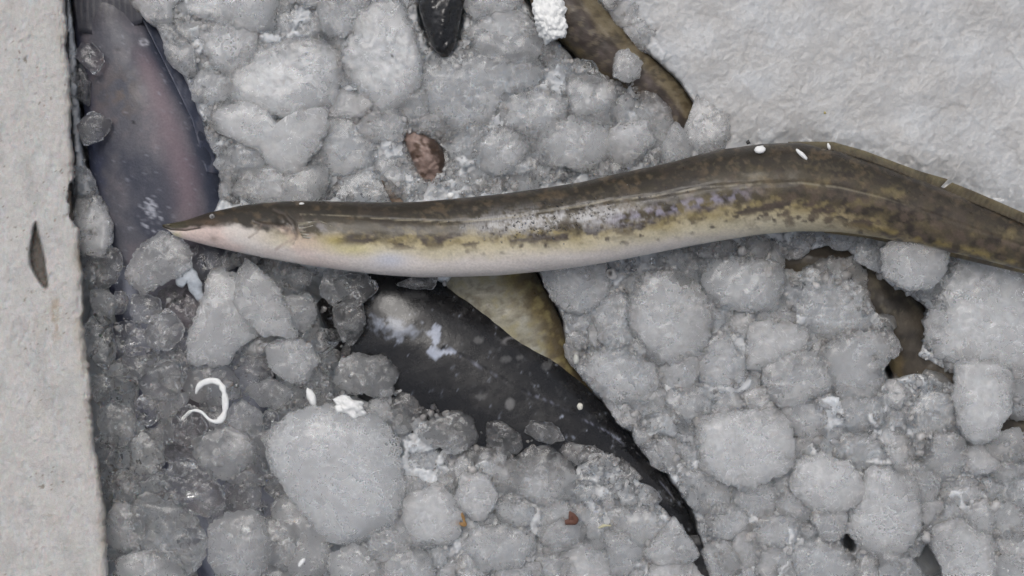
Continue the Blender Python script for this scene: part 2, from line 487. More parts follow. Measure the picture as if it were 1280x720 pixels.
# ------------------------------------------------------------------ foam box wall on the left
def foam_material():
    n = NT('worn_white_foam')
    pos = n.n('ShaderNodeNewGeometry').outputs['Position']
    col = n.attr('col', out='Color')
    mp = n.n('ShaderNodeMapping'); n.t.links.new(pos, mp.inputs[0]); mp.inputs['Scale'].default_value = (1, 0.62, 1)
    streak = n.noise(mp.outputs[0], 420, 4, 0.65)
    bead = n.voro(pos, 240, 'SMOOTH_F1')
    f = n.noise(pos, 1300, 3, 0.6)
    v = n.math('ADD', n.mapr(streak, 0.3, 0.75, 0.90, 1.05), n.mapr(f, 0.3, 0.7, -0.05, 0.04))
    comb = n.n('ShaderNodeCombineXYZ', X=v, Y=v, Z=v)
    mul = n.n('ShaderNodeVectorMath', _operation='MULTIPLY')
    n.set(mul.inputs[0], col); n.set(mul.inputs[1], comb.outputs[0])
    b = n.n('ShaderNodeBsdfPrincipled', Base__Color=mul.outputs[0], Roughness=0.55)
    b.inputs['Subsurface Weight'].default_value = 0.35
    b.inputs['Subsurface Scale'].default_value = 0.003
    hgt = n.math('ADD', n.math('MULTIPLY', streak, 1.0), n.math('ADD', n.math('MULTIPLY', bead, 0.6), n.math('MULTIPLY', f, 0.5)))
    n.set(b.inputs['Normal'], n.bump(hgt, 0.0013, 0.8))
    n.t.links.new(b.outputs[0], n.out.inputs['Surface'])
    return n.m

wy_ = np.arange(-160, 880, 2.0)
# profile parameter: flat top, rounded lip, inner face
ntop, nlip, nin = 96, 12, 22
edge = np.interp(wy_, [-200, 0, 100, 200, 300, 400, 500, 600, 720, 900], [76, 82, 85, 93, 99, 104, 113, 124, 136, 152])
edge = edge + 4.5 * fbm(wy_ / 40, wy_ * 0, seed=51, octv=4) + 2.2 * fbm(wy_ / 6, wy_ * 0, seed=52, octv=3)
rows_x, rows_z = [], []
ZT = 32.0
for i in range(ntop):
    t = i / (ntop - 1)
    rows_x.append(-120 + (edge - 9 + 120) * t); rows_z.append(np.full_like(wy_, ZT))
for i in range(1, nlip + 1):
    a = i / nlip * math.pi / 2 * 0.94
    rows_x.append(edge - 9 + 9 * math.sin(a)); rows_z.append(np.full_like(wy_, ZT - 4.5 + 4.5 * math.cos(a)))
for i in range(1, nin + 1):
    t = i / nin
    z = ZT - 4.3 - t * 84
    # photo-px x drifts right as the face drops: constant world x plus a draft angle
    rows_x.append(edge + 1.0 + 1.5 * t); rows_z.append(np.full_like(wy_, z))
wxp = np.array(rows_x); wzp = np.array(rows_z); wyp = np.broadcast_to(wy_, wxp.shape).copy()
topm = smooth(ZT - 6, ZT - 1, wzp)
wzp = wzp + topm * (fbm(wxp / 16, wyp / 26, seed=53, octv=5) * 0.9 + fbm(wxp / 4, wyp / 12, seed=54, octv=3) * 0.35)
# gouge
gouge_poly = [(44, 276), (48, 292), (56, 325), (60, 356), (58, 362), (49, 352), (39, 334), (37, 318), (40, 295)]
gmask = np.zeros_like(wxp)
for ddx in (-1.0, 0, 1.0):
    for ddy in (-1.5, 0, 1.5):
        gmask += inpoly(wxp + ddx, wyp + ddy, gouge_poly)
gmask /= 9
wzp = wzp - topm * gmask * (7 + 2.5 * fbm(wxp / 4, wyp / 14, seed=58))
notch = smooth(0.45, 0.62, np.exp(-((wxp - 96) / 12) ** 2 - ((np.abs(wyp - 252) / 38) ** 3)) + 0.22 * fbm(wxp / 6, wyp / 12, seed=61, octv=3)) * smooth(-20, 10, wzp)
wzp = wzp - notch * 18
wxp = wxp - notch * 7 * smooth(24, 10, wzp)
pits = smooth(0.55, 0.75, fbm(wxp / 6, wyp / 9, seed=55, octv=3)) * topm
wzp = wzp - pits * 0.9
scuff = smooth(0.05, 0.6, fbm(wxp / 10, wyp / 26, seed=63, octv=4) + 0.3 * fbm(wxp / 3, wyp / 9, seed=64, octv=3)) * topm
wzp = wzp - scuff * 0.8
cfoam = np.tile(np.array([0.575, 0.555, 0.53]), (wxp.size, 1)).reshape(*wxp.shape, 3)
stain = smooth(0.18, 0.75, fbm(wxp / 14, wyp / 34, seed=56, octv=4))
cfoam = mix(cfoam, np.array([0.46, 0.43, 0.38]), stain * 0.35)
edge2 = np.broadcast_to(edge, wxp.shape)
cfoam = mix(cfoam, np.array([0.61, 0.605, 0.60]), scuff * 0.55)
cfoam = mix(cfoam, np.array([0.43, 0.425, 0.415]), smooth(0.1, 0.6, fbm(wxp / 24, wyp / 34, seed=65, octv=5)) * 0.5)
lipst = smooth(-22, 6, wxp - edge2) * smooth(-0.55, 0.45, fbm(wxp / 12, wyp / 40, seed=57, octv=4))
cfoam = mix(cfoam, np.array([0.42, 0.36, 0.28]), lipst * 0.6)
rust = np.exp(-((wxp - 70) / 9) ** 2 - ((wyp - 395) / 34) ** 2) * smooth(-0.1, 0.5, fbm(wxp / 5, wyp / 10, seed=59, octv=3))
rust += np.exp(-((wxp - 101) / 4) ** 2 - ((wyp - 320) / 18) ** 2) * 0.9
cfoam = mix(cfoam, np.array([0.36, 0.24, 0.12]), np.clip(rust, 0, 1) * 0.6)
cfoam = mix(cfoam, np.array([0.10, 0.085, 0.07]), np.clip(gmask * 1.2, 0, 1) * 0.93)
cfoam = mix(cfoam, np.array([0.12, 0.09, 0.06]), np.clip(notch * 1.3, 0, 1) * 0.9)
specks = smooth(0.74, 0.86, fbm(wxp / 3.4, wyp / 6.0, seed=60, octv=3) + 0.55 * fbm(wxp / 45, wyp / 70, seed=62, octv=2))
cfoam = mix(cfoam, np.array([0.22, 0.17, 0.12]), specks * 0.75 * topm)
V = P(wxp.ravel(), wyp.ravel(), wzp.ravel())
F = grid_faces(*wxp.shape)[:, ::-1]
# outer side and ends
box = empty('foam_box', (V[:, 0].min(), 0, -0.06))
tag(box, 'worn white foam fish box whose gouged wall runs along one side of the ice', 'foam box')
me = mesh_np('wall', V - np.array(box.location), F, {'col': cfoam.reshape(-1, 3)}, foam_material())
link('wall', me, box)
bm = bmesh.new()
x0 = V[:, 0].min(); ys = 0.26
for (a, b) in (((x0 - 0.004, -ys), (x0 + 0.004, ys)),):
    vs = [bm.verts.new((x - box.location.x, y, z + 0.06)) for z in (-0.06, 0.030) for (x, y) in ((a[0], a[1]), (b[0], a[1]), (b[0], b[1]), (a[0], b[1]))]
    for q in ((0, 1, 2, 3), (4, 5, 6, 7), (0, 1, 5, 4), (1, 2, 6, 5), (2, 3, 7, 6), (3, 0, 4, 7)):
        bm.faces.new([vs[i] for i in q])
bmesh.ops.recalc_face_normals(bm, faces=bm.faces)
me = bpy.data.meshes.new('outer_face'); bm.to_mesh(me); bm.free()
me.materials.append(plain('plain_foam', (0.72, 0.71, 0.69), 0.6))
link('outer_face', me, box)

# ------------------------------------------------------------------ fish builder
def resample(secs, n, sm=2.0):
    a = np.array(secs, dtype=float)
    c = 0.5 * (a[:, 0:2] + a[:, 2:4])
    s = np.concatenate([[0], np.cumsum(np.hypot(*np.diff(c, axis=0).T))])
    t = np.linspace(0, s[-1], n)
    out = np.stack([np.interp(t, s, a[:, q]) for q in range(a.shape[1])], 1)
    k = int(3 * sm) + 1
    w = np.exp(-0.5 * (np.arange(-k, k + 1) / sm) ** 2); w /= w.sum()
    pad = np.concatenate([2 * out[:1] - out[k:0:-1], out, 2 * out[-1:] - out[-2:-k - 2:-1]])
    return np.stack([np.convolve(pad[:, q], w, 'valid') for q in range(a.shape[1])], 1)

def body_np(secs, n, m, colf, dispf=None, sm=2.0, pw=1.0):
    """secs: (ax, ay, bx, by, z_centre_mm, half_thickness_mm); A is the v = -1 edge, B the v = +1 edge"""
    a = resample(secs, n, sm)
    ph = np.linspace(0, 2 * math.pi, m, endpoint=False)
    cs, sn = -np.cos(ph), np.sin(ph)
    cs = np.sign(cs) * np.abs(cs) ** pw; sn = np.sign(sn) * np.abs(sn) ** pw
    c = 0.5 * (a[:, 0:2] + a[:, 2:4]); h = 0.5 * (a[:, 2:4] - a[:, 0:2])
    px = c[:, 0:1] + h[:, 0:1] * cs; py = c[:, 1:2] + h[:, 1:2] * cs
    z = a[:, 4:5] + a[:, 5:6] * sn
    v = np.broadcast_to(cs, px.shape); up = np.broadcast_to(sn, px.shape)
    s = np.broadcast_to(np.linspace(0, 1, n)[:, None], px.shape)
    if dispf is not None: z = z + dispf(px, py, v, s) * smooth(0.0, 0.35, up)
    col = colf(px, py, v, s)
    V = P(px.ravel(), py.ravel(), z.ravel())
    F = grid_faces(n, m, True)
    c0 = V[:m].mean(0); c1 = V[-m:].mean(0)
    k = len(V)
    V = np.concatenate([V, [c0, c1]])
    i = np.arange(m); j = (i + 1) % m
    caps = np.concatenate([np.stack([np.full(m, k), j, i, i], -1), np.stack([np.full(m, k + 1), (n - 1) * m + i, (n - 1) * m + j, (n - 1) * m + j], -1)])
    col = np.concatenate([col.reshape(-1, 3), col.reshape(-1, 3)[[0, -1]]])
    return V, F, caps, col

def body_mesh(name, secs, n, m, colf, mat, dispf=None, sm=2.0, pw=1.0, origin=(0, 0, 0)):
    V, F, caps, col = body_np(secs, n, m, colf, dispf, sm, pw)
    F = np.concatenate([F[:, [0, 1, 2]], F[:, [0, 2, 3]], caps[:, :3]])
    me = mesh_np(name, V - np.array(origin), F, {'col': np.clip(col, 0, 1)}, mat)
    bm = bmesh.new(); bm.from_mesh(me); bmesh.ops.recalc_face_normals(bm, faces=bm.faces); bm.to_mesh(me); bm.free()
    return me

def ribbon_mesh(name, inner, outer, zi, zo, colf, mat, n=160, m=8, th=0.7, origin=(0, 0, 0), ray=7.0, rayamp=0.35, seed=1):
    """thin fin between two px polylines, th mm thick with fin rays"""
    def rs(p):
        p = np.array(p, float); s = np.concatenate([[0], np.cumsum(np.hypot(*np.diff(p, axis=0).T))])
        t = np.linspace(0, s[-1], n); return np.stack([np.interp(t, s, p[:, 0]), np.interp(t, s, p[:, 1])], 1), s[-1]
    a, la = rs(inner); b, lb = rs(outer)
    w = np.linspace(0, 1, m)
    px = a[:, 0:1] * (1 - w) + b[:, 0:1] * w; py = a[:, 1:2] * (1 - w) + b[:, 1:2] * w
    zi = np.broadcast_to(np.asarray(zi, float), (n,))[:, None]; zo = np.broadcast_to(np.asarray(zo, float), (n,))[:, None]
    z = zi * (1 - w) + zo * w
    t = np.linspace(0, la, n)[:, None] + 0 * w
    z = z + rayamp * np.cos((t + w * 6) * 2 * math.pi / ray) + 1.2 * fbm(px / 25, py / 25, seed=seed, octv=2)
    thick = th * (1 - 0.6 * w)
    V1 = P(px.ravel(), py.ravel(), (z + thick / 2).ravel()); V2 = P(px.ravel(), py.ravel(), (z - thick / 2).ravel())
    F = grid_faces(n, m); k = n * m
    rim = np.concatenate([np.arange(m), np.arange(1, n) * m + m - 1, (n - 1) * m + np.arange(m - 2, -1, -1), np.arange(n - 2, 0, -1) * m])
    r2 = np.roll(rim, -1)
    side = np.stack([rim, r2, r2 + k, rim + k], -1)
    col = colf(px, py, np.broadcast_to(w, px.shape), t / la).reshape(-1, 3)
    me = mesh_np(name, np.concatenate([V1, V2]) - np.array(origin), np.concatenate([F, F[:, ::-1] + k, side]), {'col': np.clip(np.concatenate([col, col]), 0, 1)}, mat)
    bm = bmesh.new(); bm.from_mesh(me); bmesh.ops.recalc_face_normals(bm, faces=bm.faces); bm.to_mesh(me); bm.free()
    return me

KREF = 0.76      # picture linear value of a white-albedo-1 level surface under this light
def alb(r, g, b): return lin(r, g, b) / KREF

# ------------------------------------------------------------------ spotted eel on top
xs = np.array([203, 206, 210, 214, 217, 222, 230, 245, 260, 280] + list(range(300, 1501, 25)), float)
et = np.array(eel_top, float); eb = np.array(eel_bot, float)
zt = np.interp(xs, [200, 260, 400, 900, 1200, 1500], [16, 20, 27, 30, 30, 26])
hh = 0.5 * (np.interp(xs, eb[:, 0], eb[:, 1]) - np.interp(xs, et[:, 0], et[:, 1])) * 0.5
ht = np.interp(xs, [200, 300, 420, 1500], [0.95, 0.8, 0.78, 0.85]) * hh
eel_secs = [(x, np.interp(x, et[:, 0], et[:, 1]), x, np.interp(x, eb[:, 0], eb[:, 1]), z, h) for x, z, h in zip(xs, zt, ht)]

def seg_dist(px, py, pts):
    d = np.full(np.shape(px), 1e9)
    for (x1, y1), (x2, y2) in zip(pts[:-1], pts[1:]):
        L = (x2 - x1) ** 2 + (y2 - y1) ** 2
        t = np.clip(((px - x1) * (x2 - x1) + (py - y1) * (y2 - y1)) / L, 0, 1)
        d = np.minimum(d, np.hypot(px - x1 - t * (x2 - x1), py - y1 - t * (y2 - y1)))
    return d

LATERAL = [(375, 268), (430, 270), (500, 275), (560, 277), (600, 276), (650, 270), (700, 262), (760, 251), (820, 245), (880, 234), (940, 230), (1000, 228), (1050, 234), (1100, 246), (1150, 262), (1200, 280), (1280, 308), (1500, 356)]
MOUTH = [(203, 283), (214, 287), (232, 288), (250, 285)]
GILL = [(342, 262), (356, 268), (366, 280), (372, 296), (366, 306)]
GILL2 = [(318, 277), (330, 281), (345, 282), (358, 288)]

def eel_col(px, py, v, s):
    t = (v + 1) / 2
    n1 = fbm(px / 28, py / 20, seed=101, octv=4); n2 = fbm(px / 9, py / 7, seed=102, octv=4); n3 = fbm(px / 60, py / 40, seed=103, octv=3)
    ns = fbm(px / 3, py / 2.4, seed=104, octv=3)
    dark = alb(46, 42, 36); olive = alb(84, 76, 60); cream = alb(182, 173, 150); white = alb(198, 190, 184); gold = alb(150, 138, 106)
    blot = alb(62, 55, 53); violet = alb(134, 130, 138)
    c = np.broadcast_to(dark, px.shape + (3,)).copy()
    # flank below the back
    tb = np.interp(px, [200, 260, 330, 400, 600, 800, 900, 950, 1020, 1080, 1150, 1500], [0.40, 0.42, 0.50, 0.50, 0.50, 0.62, 0.66, 0.66, 0.70, 0.80, 0.97, 1.02])
    c = mix(c, olive, smooth(0.10, 0.42, t + 0.10 * n1) * 0.55 * smooth(330, 420, px))
    c = mix(c, alb(98, 84, 66), smooth(0.0, 0.5, n2) * 0.5)
    c = mix(c, alb(50, 45, 40), smooth(0.0, 0.45, n1 + 0.3 * n2) * 0.75)
    # right half: dark saddles
    sad = smooth(0.0, 0.5, fbm(px / 34, py / 55, seed=110, octv=3) + 0.25 * n2) * smooth(820, 1000, px)
    c = mix(c, alb(70, 62, 55), sad * 0.7)
    mb = smooth(0.05, 0.30, fbm(px / 26, py / 17, seed=126, octv=4)) * smooth(640, 800, px) * smooth(0.12, 0.3, t)
    c = mix(c, alb(46, 41, 37), mb * 0.8)
    c = mix(c, alb(112, 101, 72), smooth(0.1, 0.6, -n1 + 0.4 * n2) * smooth(850, 1050, px) * smooth(0.75, 0.2, np.abs(t - 0.45) * 2) * 0.55)
    # pale belly
    low = smooth(-0.09, 0.09, t - tb + 0.10 * n2 + 0.05 * n1)
    belly = mix(np.broadcast_to(gold, px.shape + (3,)) * (1 + 0.12 * n2[..., None]), cream, smooth(0.02, 0.20, t - tb + 0.06 * n1))
    belly = mix(belly, white, smooth(0.16, 0.34, t - tb + 0.05 * n1) * smooth(1000, 820, px))
    belly = mix(belly, alb(190, 183, 178), smooth(380, 300, px) * 0.9)
    belly = mix(belly, alb(188, 164, 156), smooth(-0.1, 0.4, n3) * smooth(480, 330, px) * 0.6)
    belly = mix(belly, alb(184, 186, 196), np.exp(-((px - 487) / 22) ** 2 - ((py - 325) / 10) ** 2) * 0.8)
    belly = mix(belly, alb(140, 124, 94), smooth(950, 1080, px) * 0.6)
    c = mix(c, belly, low)
    # row of dark blotches along the boundary and gold reticulation
    row = np.exp(-((t - tb - 0.03) / 0.10) ** 2)
    bl = smooth(-0.08, 0.22, fbm(px / 19, py / 9, seed=120, octv=3) + 0.15 * n2) * row * smooth(390, 430, px)
    c = mix(c, blot, np.clip(bl * 1.15, 0, 1) * 0.92)
    f1, f2, _ = worley(px / 13, py / 10, seed=121)
    spot = smooth(0.36, 0.10, f1 + 0.22 * ns + 0.15 * n2) * smooth(0.02, 0.10, t - tb) * smooth(0.30, 0.16, t - tb + 0.05 * n1) * smooth(520, 620, px) * (_ > 0.55)
    c = mix(c, blot, spot * 0.8)
    f1, f2, cc = worley(px / 17, py / 14, seed=122)
    mot = smooth(0.50, 0.25, f1 + 0.2 * ns) * smooth(900, 1000, px) * smooth(0.42, 0.58, t) * smooth(0.98, 0.90, t) * (cc > 0.25)
    c = mix(c, alb(84, 73, 64), mot * 0.75)
    gl = smooth(0.0, 0.4, fbm(px / 14, py / 8, seed=123, octv=3)) * np.exp(-((t - tb + 0.02) / 0.12) ** 2)
    c = mix(c, alb(140, 127, 88), gl * 0.55 * smooth(400, 470, px))
    # belly edge on the far right: dark with a broken golden line
    gold2 = np.exp(-((t - 0.90) / 0.06) ** 2) * smooth(1040, 1110, px) * smooth(-0.2, 0.3, fbm(px / 16, py / 16, seed=124))
    c = mix(c, alb(142, 126, 82), gold2 * 0.65)
    # pale sheen painted into the colour of the middle flank, over fine scales
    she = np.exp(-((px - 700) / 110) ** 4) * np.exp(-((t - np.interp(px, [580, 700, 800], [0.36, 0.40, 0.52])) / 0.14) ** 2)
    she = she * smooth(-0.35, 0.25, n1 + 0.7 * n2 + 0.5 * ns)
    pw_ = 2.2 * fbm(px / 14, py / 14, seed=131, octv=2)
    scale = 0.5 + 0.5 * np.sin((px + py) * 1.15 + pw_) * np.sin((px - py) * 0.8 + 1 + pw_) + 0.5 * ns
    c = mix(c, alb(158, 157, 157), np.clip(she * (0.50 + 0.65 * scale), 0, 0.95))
    vio = np.exp(-((px - 850) / 90) ** 4) * np.exp(-((t - 0.53) / 0.07) ** 2) * smooth(-0.3, 0.3, n2)  # violet sheen, also painted into the skin colour
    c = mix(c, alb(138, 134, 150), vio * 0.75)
    fl = smooth(0.30, 0.50, fbm(px / 5, py / 4, seed=127, octv=3)) * np.exp(-((t - tb + 0.05) / 0.22) ** 2) * smooth(420, 520, px)
    c = mix(c, alb(70, 62, 58), fl * 0.55)
    fl2 = smooth(0.28, 0.5, fbm(px / 6, py / 4.5, seed=128, octv=3)) * smooth(0.75, 0.35, t) * smooth(400, 520, px)
    c = mix(c, alb(104, 95, 76), fl2 * 0.22)
    # lateral line
    ll = seg_dist(px, py, LATERAL)
    c = mix(c, alb(150, 142, 122), smooth(1.1, 0.2, ll + 0.4 * ns) * 0.5 * smooth(-0.5, 0.0, n2 + 0.1) * smooth(1180, 1000, px))
    # head
    hd = smooth(400, 340, px)
    c = mix(c, alb(98, 80, 64), np.exp(-((px - 262) / 14) ** 2 - ((py - 278) / 4) ** 2) * 0.55)
    c = mix(c, alb(70, 66, 50), smooth(248, 215, px) * smooth(289, 284, py) * 0.8)
    c = mix(c, alb(84, 76, 70), smooth(2.6, 0.4, seg_dist(px, py, GILL) + 2.4 * n2) * 0.55)
    c = mix(c, alb(88, 80, 76), smooth(2.8, 0.4, seg_dist(px, py, GILL2) + 2.2 * n2) * 0.6)
    c = mix(c, alb(104, 90, 80), smooth(2.0, 0.5, seg_dist(px, py, [(311, 297), (322, 290), (327, 280)]) + n2) * 0.55)
    c = mix(c, alb(150, 130, 122), smooth(3.0, 0.5, seg_dist(px, py, [(345, 312), (356, 304), (368, 298)]) + n2) * 0.5)
    c = mix(c, alb(112, 98, 90), np.exp(-((px - 267) / 5) ** 2 - ((py - 298) / 3.5) ** 2) * 0.6)
    c = mix(c, alb(120, 118, 122), np.exp(-((px - 395) / 20) ** 2 - ((py - 287) / 9) ** 2) * smooth(-0.2, 0.3, n2) * 0.7)
    c = mix(c, alb(150, 138, 84), np.exp(-((px - 418) / 12) ** 2 - ((py - 301) / 6) ** 2) * 0.7)
    c = mix(c, alb(186, 178, 130), np.exp(-((px - 440) / 26) ** 2 - ((py - 312) / 6) ** 2) * 0.6)
    c = mix(c, alb(168, 162, 128), np.exp(-((px - 220) / 7) ** 2 - ((py - 294) / 4) ** 2) * 0.8)
    c = mix(c, alb(48, 42, 36), smooth(1.6, 0.4, seg_dist(px, py, MOUTH)) * 0.9)
    return c * (1 + 0.06 * ns[..., None])

def eel_disp(px, py, v, s):
    d = -1.3 * smooth(2.6, 0.3, seg_dist(px, py, MOUTH)) * smooth(252, 235, px)
    d = d - 0.55 * smooth(4.0, 0.3, seg_dist(px, py, GILL) + 1.5 * fbm(px / 6, py / 6, seed=133)) + 0.9 * smooth(9, 2, np.hypot(px - 352, py - 276))
    d = d - 0.6 * smooth(3.0, 0.3, seg_dist(px, py, GILL2))
    d = d + 0.5 * fbm(px / 40, py / 18, seed=130, octv=3)
    d = d - 0.5 * smooth(3, 0.5, seg_dist(px, py, LATERAL)) * smooth(420, 460, px)
    d = d + 0.8 * smooth(6, 0, np.hypot(px - 265, py - 270))
    return d

def Pz(px, py, z): return Vector(P(px, py, z).tolist())
MAT_EEL = skin_material('eel_skin', 0.36, 0.18, 700, 0.0003, 0.35, sss=0.12, scale_pat=0.2)
MAT_FIN = skin_material('fin_skin', 0.4, 0.1, 900, 0.0003, 0.4, sss=0.2)
org = P(700, 290, 5)
eel = empty('spotted_eel', org)
tag(eel, 'long brown spotted eel with pointed snout and cream belly lying across the ice', 'eel')
link('body', body_mesh('body', eel_secs, 900, 140, eel_col, MAT_EEL, eel_disp, 1.6, 1.0, org), eel)

def fin_col(base, tipc):
    def f(px, py, w, t):
        n = fbm(px / 16, py / 12, seed=140, octv=4)
        c = np.broadcast_to(alb(*base), px.shape + (3,)).copy()
        c = mix(c, alb(*tipc), smooth(0.3, 1.0, w + 0.25 * n))
        c = mix(c, alb(60, 54, 44), smooth(-0.05, 0.35, n) * 0.75)
        return mix(c, alb(64, 57, 46), smooth(0.25, 0.0, w) * 0.8)
    return f
f_in = [(985, 181), (1040, 188), (1080, 199), (1120, 214), (1150, 227), (1172, 238)]
f_out = [(985, 177), (1040, 177), (1080, 188), (1120, 203), (1150, 214), (1185, 224)]
link('dorsal_fin', ribbon_mesh('dorsal_fin', f_in, f_out, 36, 29, fin_col((78, 71, 56), (98, 91, 70)), MAT_FIN, 190, 9, 1.2, org, seed=3), eel)
f_in = [(1176, 238), (1220, 255), (1280, 280), (1340, 302), (1420, 328), (1490, 342)]
f_out = [(1190, 228), (1220, 240), (1280, 266), (1340, 288), (1420, 316), (1490, 334)]
link('dorsal_fin', ribbon_mesh('dorsal_fin', f_in, f_out, 36, 29, fin_col((76, 69, 54), (96, 88, 68)), MAT_FIN, 230, 9, 1.2, org, seed=4), eel)
f_in = [(1030, 286), (1080, 290), (1150, 303), (1220, 319), (1280, 333), (1420, 362), (1490, 370)]
f_out = [(1030, 291), (1080, 297), (1150, 312), (1220, 328), (1280, 342), (1420, 372), (1490, 379)]
link('anal_fin', ribbon_mesh('anal_fin', f_in, f_out, 27, 20, fin_col((112, 98, 66), (84, 75, 54)), MAT_FIN, 220, 7, 1.0, org, seed=5), eel)
# pectoral fin pressed flat behind the gill
pf_in = [(372, 278), (373, 283), (374, 288), (376, 293), (378, 297)]
pf_out = [(402, 276), (414, 282), (424, 289), (420, 296), (408, 302)]
pcol = lambda px, py, w, t: mix(np.broadcast_to(alb(112, 106, 92), px.shape + (3,)), alb(150, 146, 138), smooth(-0.2, 0.4, fbm(px / 5, py / 5, seed=150)))
link('pectoral_fin', ribbon_mesh('pectoral_fin', pf_in, pf_out, [41.5] * 44, [42.3] * 44, pcol, MAT_FIN, 44, 14, 0.8, org, 4.0, 0.25, 6), eel)

def blob(name, px, py, z, r, mat, parent=None, origin=(0, 0, 0), sc=(1, 1, 1), sub=3, amp=0.0, seed=0):
    Vv, Ff = ico(sub)
    d = Vv * r * np.array(sc)
    if amp: d = d * (1 + amp * fbm(Vv[:, 0] * 2.2, Vv[:, 1] * 2.2, Vv[:, 2] * 2.2, seed=seed, octv=3))[:, None]
    return link(name, mesh_np(name, d + P(px, py, z) - np.array(origin), Ff, None, mat), parent)
M_EYE = plain('dead_eye', (0.30, 0.29, 0.28), 0.12, 900, 0.00005, spec=0.6)
M_PUP = plain('eye_pupil', (0.10, 0.10, 0.10), 0.1, 900, 0.00002)
eye = blob('eye', 265, 270.5, 27.6, 0.0017, M_EYE, eel, org, (1, 0.95, 0.8))
blob('pupil', 265, 270.5, 28.7, 0.0008, M_PUP, eye, org, (1, 1, 0.45))
blob('nostril', 210, 281, 19.2, 0.0009, plain('nostril_skin', (0.10, 0.09, 0.06), 0.4), eel, org, (1.8, 0.9, 0.8))

# ------------------------------------------------------------------ black fish under the eel
def mk(pairs): return [tuple(p) for p in pairs]
black_secs = mk([(470, 300, 395, 380, -22, 14), (520, 322, 410, 420, -18, 22), (560, 352, 430, 470, -17, 26), (620, 384, 470, 535, -17, 27), (680, 430, 545, 585, -16, 25), (735, 485, 620, 610, -15, 22),
                 (790, 545, 700, 628, -15, 17), (832, 594, 770, 645, -15, 12), (862, 640, 822, 670, -15, 8), (879, 690, 858, 700, -16, 5), (887, 735, 868, 738, -18, 3.5)])
LINE_B = [(555, 436), (582, 448), (620, 470), (650, 488), (690, 503), (730, 525), (760, 540), (800, 572), (840, 620)]
def black_col(px, py, v, s):
    n1 = fbm(px / 40, py / 30, seed=201, octv=4); n2 = fbm(px / 10, py / 9, seed=202, octv=4); n3 = fbm(px / 4, py / 3.5, seed=203, octv=3)
    c = np.broadcast_to(np.array([0.011, 0.011, 0.012]), px.shape + (3,)).copy()
    c = mix(c, np.array([0.020, 0.019, 0.019]), smooth(-0.2, 0.6, n1 + 0.4 * n2))
    c = mix(c, np.array([0.07, 0.07, 0.07]), smooth(0.25, 0.7, n2 + 0.3 * n3) * smooth(0.3, -0.6, v) * 0.5)
    sky_refl = alb(150, 156, 170)  # sky reflections painted as pale bluish patches on the black skin
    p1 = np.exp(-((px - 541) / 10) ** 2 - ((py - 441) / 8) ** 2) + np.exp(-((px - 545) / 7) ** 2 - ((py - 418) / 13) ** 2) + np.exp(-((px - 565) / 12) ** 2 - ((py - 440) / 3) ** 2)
    c = mix(c, sky_refl, smooth(0.38, 0.75, p1 + 0.55 * n2 + 0.45 * n3) * 0.85)
    p2 = np.exp(-((px - 492 - (py - 410) * 0.7) / 34) ** 2 - ((py - 410) / 17) ** 2)  # second reflection patch, painted nearer the head
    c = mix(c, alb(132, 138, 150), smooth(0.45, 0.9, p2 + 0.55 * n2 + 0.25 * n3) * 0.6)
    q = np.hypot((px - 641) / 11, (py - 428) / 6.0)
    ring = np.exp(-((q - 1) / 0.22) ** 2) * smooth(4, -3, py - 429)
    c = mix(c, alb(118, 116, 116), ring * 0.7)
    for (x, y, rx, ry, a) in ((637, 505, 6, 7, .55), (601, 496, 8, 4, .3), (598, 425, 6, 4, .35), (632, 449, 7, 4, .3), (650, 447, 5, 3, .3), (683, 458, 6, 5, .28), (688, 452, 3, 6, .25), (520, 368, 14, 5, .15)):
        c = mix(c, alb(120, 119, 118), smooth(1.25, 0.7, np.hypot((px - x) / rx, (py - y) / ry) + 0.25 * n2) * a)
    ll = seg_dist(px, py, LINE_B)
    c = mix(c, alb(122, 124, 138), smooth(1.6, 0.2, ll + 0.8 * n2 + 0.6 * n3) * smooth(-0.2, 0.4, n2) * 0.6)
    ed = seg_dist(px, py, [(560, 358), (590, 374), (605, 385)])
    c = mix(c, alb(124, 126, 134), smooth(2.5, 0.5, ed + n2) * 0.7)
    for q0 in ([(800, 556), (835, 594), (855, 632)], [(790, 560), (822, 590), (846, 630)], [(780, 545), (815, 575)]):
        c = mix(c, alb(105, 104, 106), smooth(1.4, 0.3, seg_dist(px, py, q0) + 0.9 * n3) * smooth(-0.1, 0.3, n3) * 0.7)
    return c
def black_disp(px, py, v, s):
    return -0.45 * smooth(4, 0.3, seg_dist(px, py, LINE_B)) + 0.35 * fbm(px / 45, py / 32, seed=210, octv=3)
MAT_BLACK = skin_material('black_skin', 0.26, 0.35, 600, 0.0003, 0.5)
borg = P(620, 480, -30)
blackfish = empty('black_fish', borg)
tag(blackfish, 'smooth black fish with painted white reflections, half buried in ice below the eel', 'fish')
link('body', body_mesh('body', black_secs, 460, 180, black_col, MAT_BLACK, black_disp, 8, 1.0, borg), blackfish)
bcol = lambda px, py, w, t: mix(np.broadcast_to(np.array([0.02, 0.02, 0.022]), px.shape + (3,)), np.array([0.09, 0.09, 0.09]), smooth(0.0, 0.5, fbm(px / 7, py / 7, seed=215)) * 0.15)
link('tail_fin', ribbon_mesh('tail_fin', [(845, 672), (852, 690), (862, 720), (868, 742)], [(876, 668), (882, 690), (889, 720), (892, 742)], -9, -9, bcol, MAT_BLACK, 90, 10, 1.5, borg, 9, 0.015, 7), blackfish)

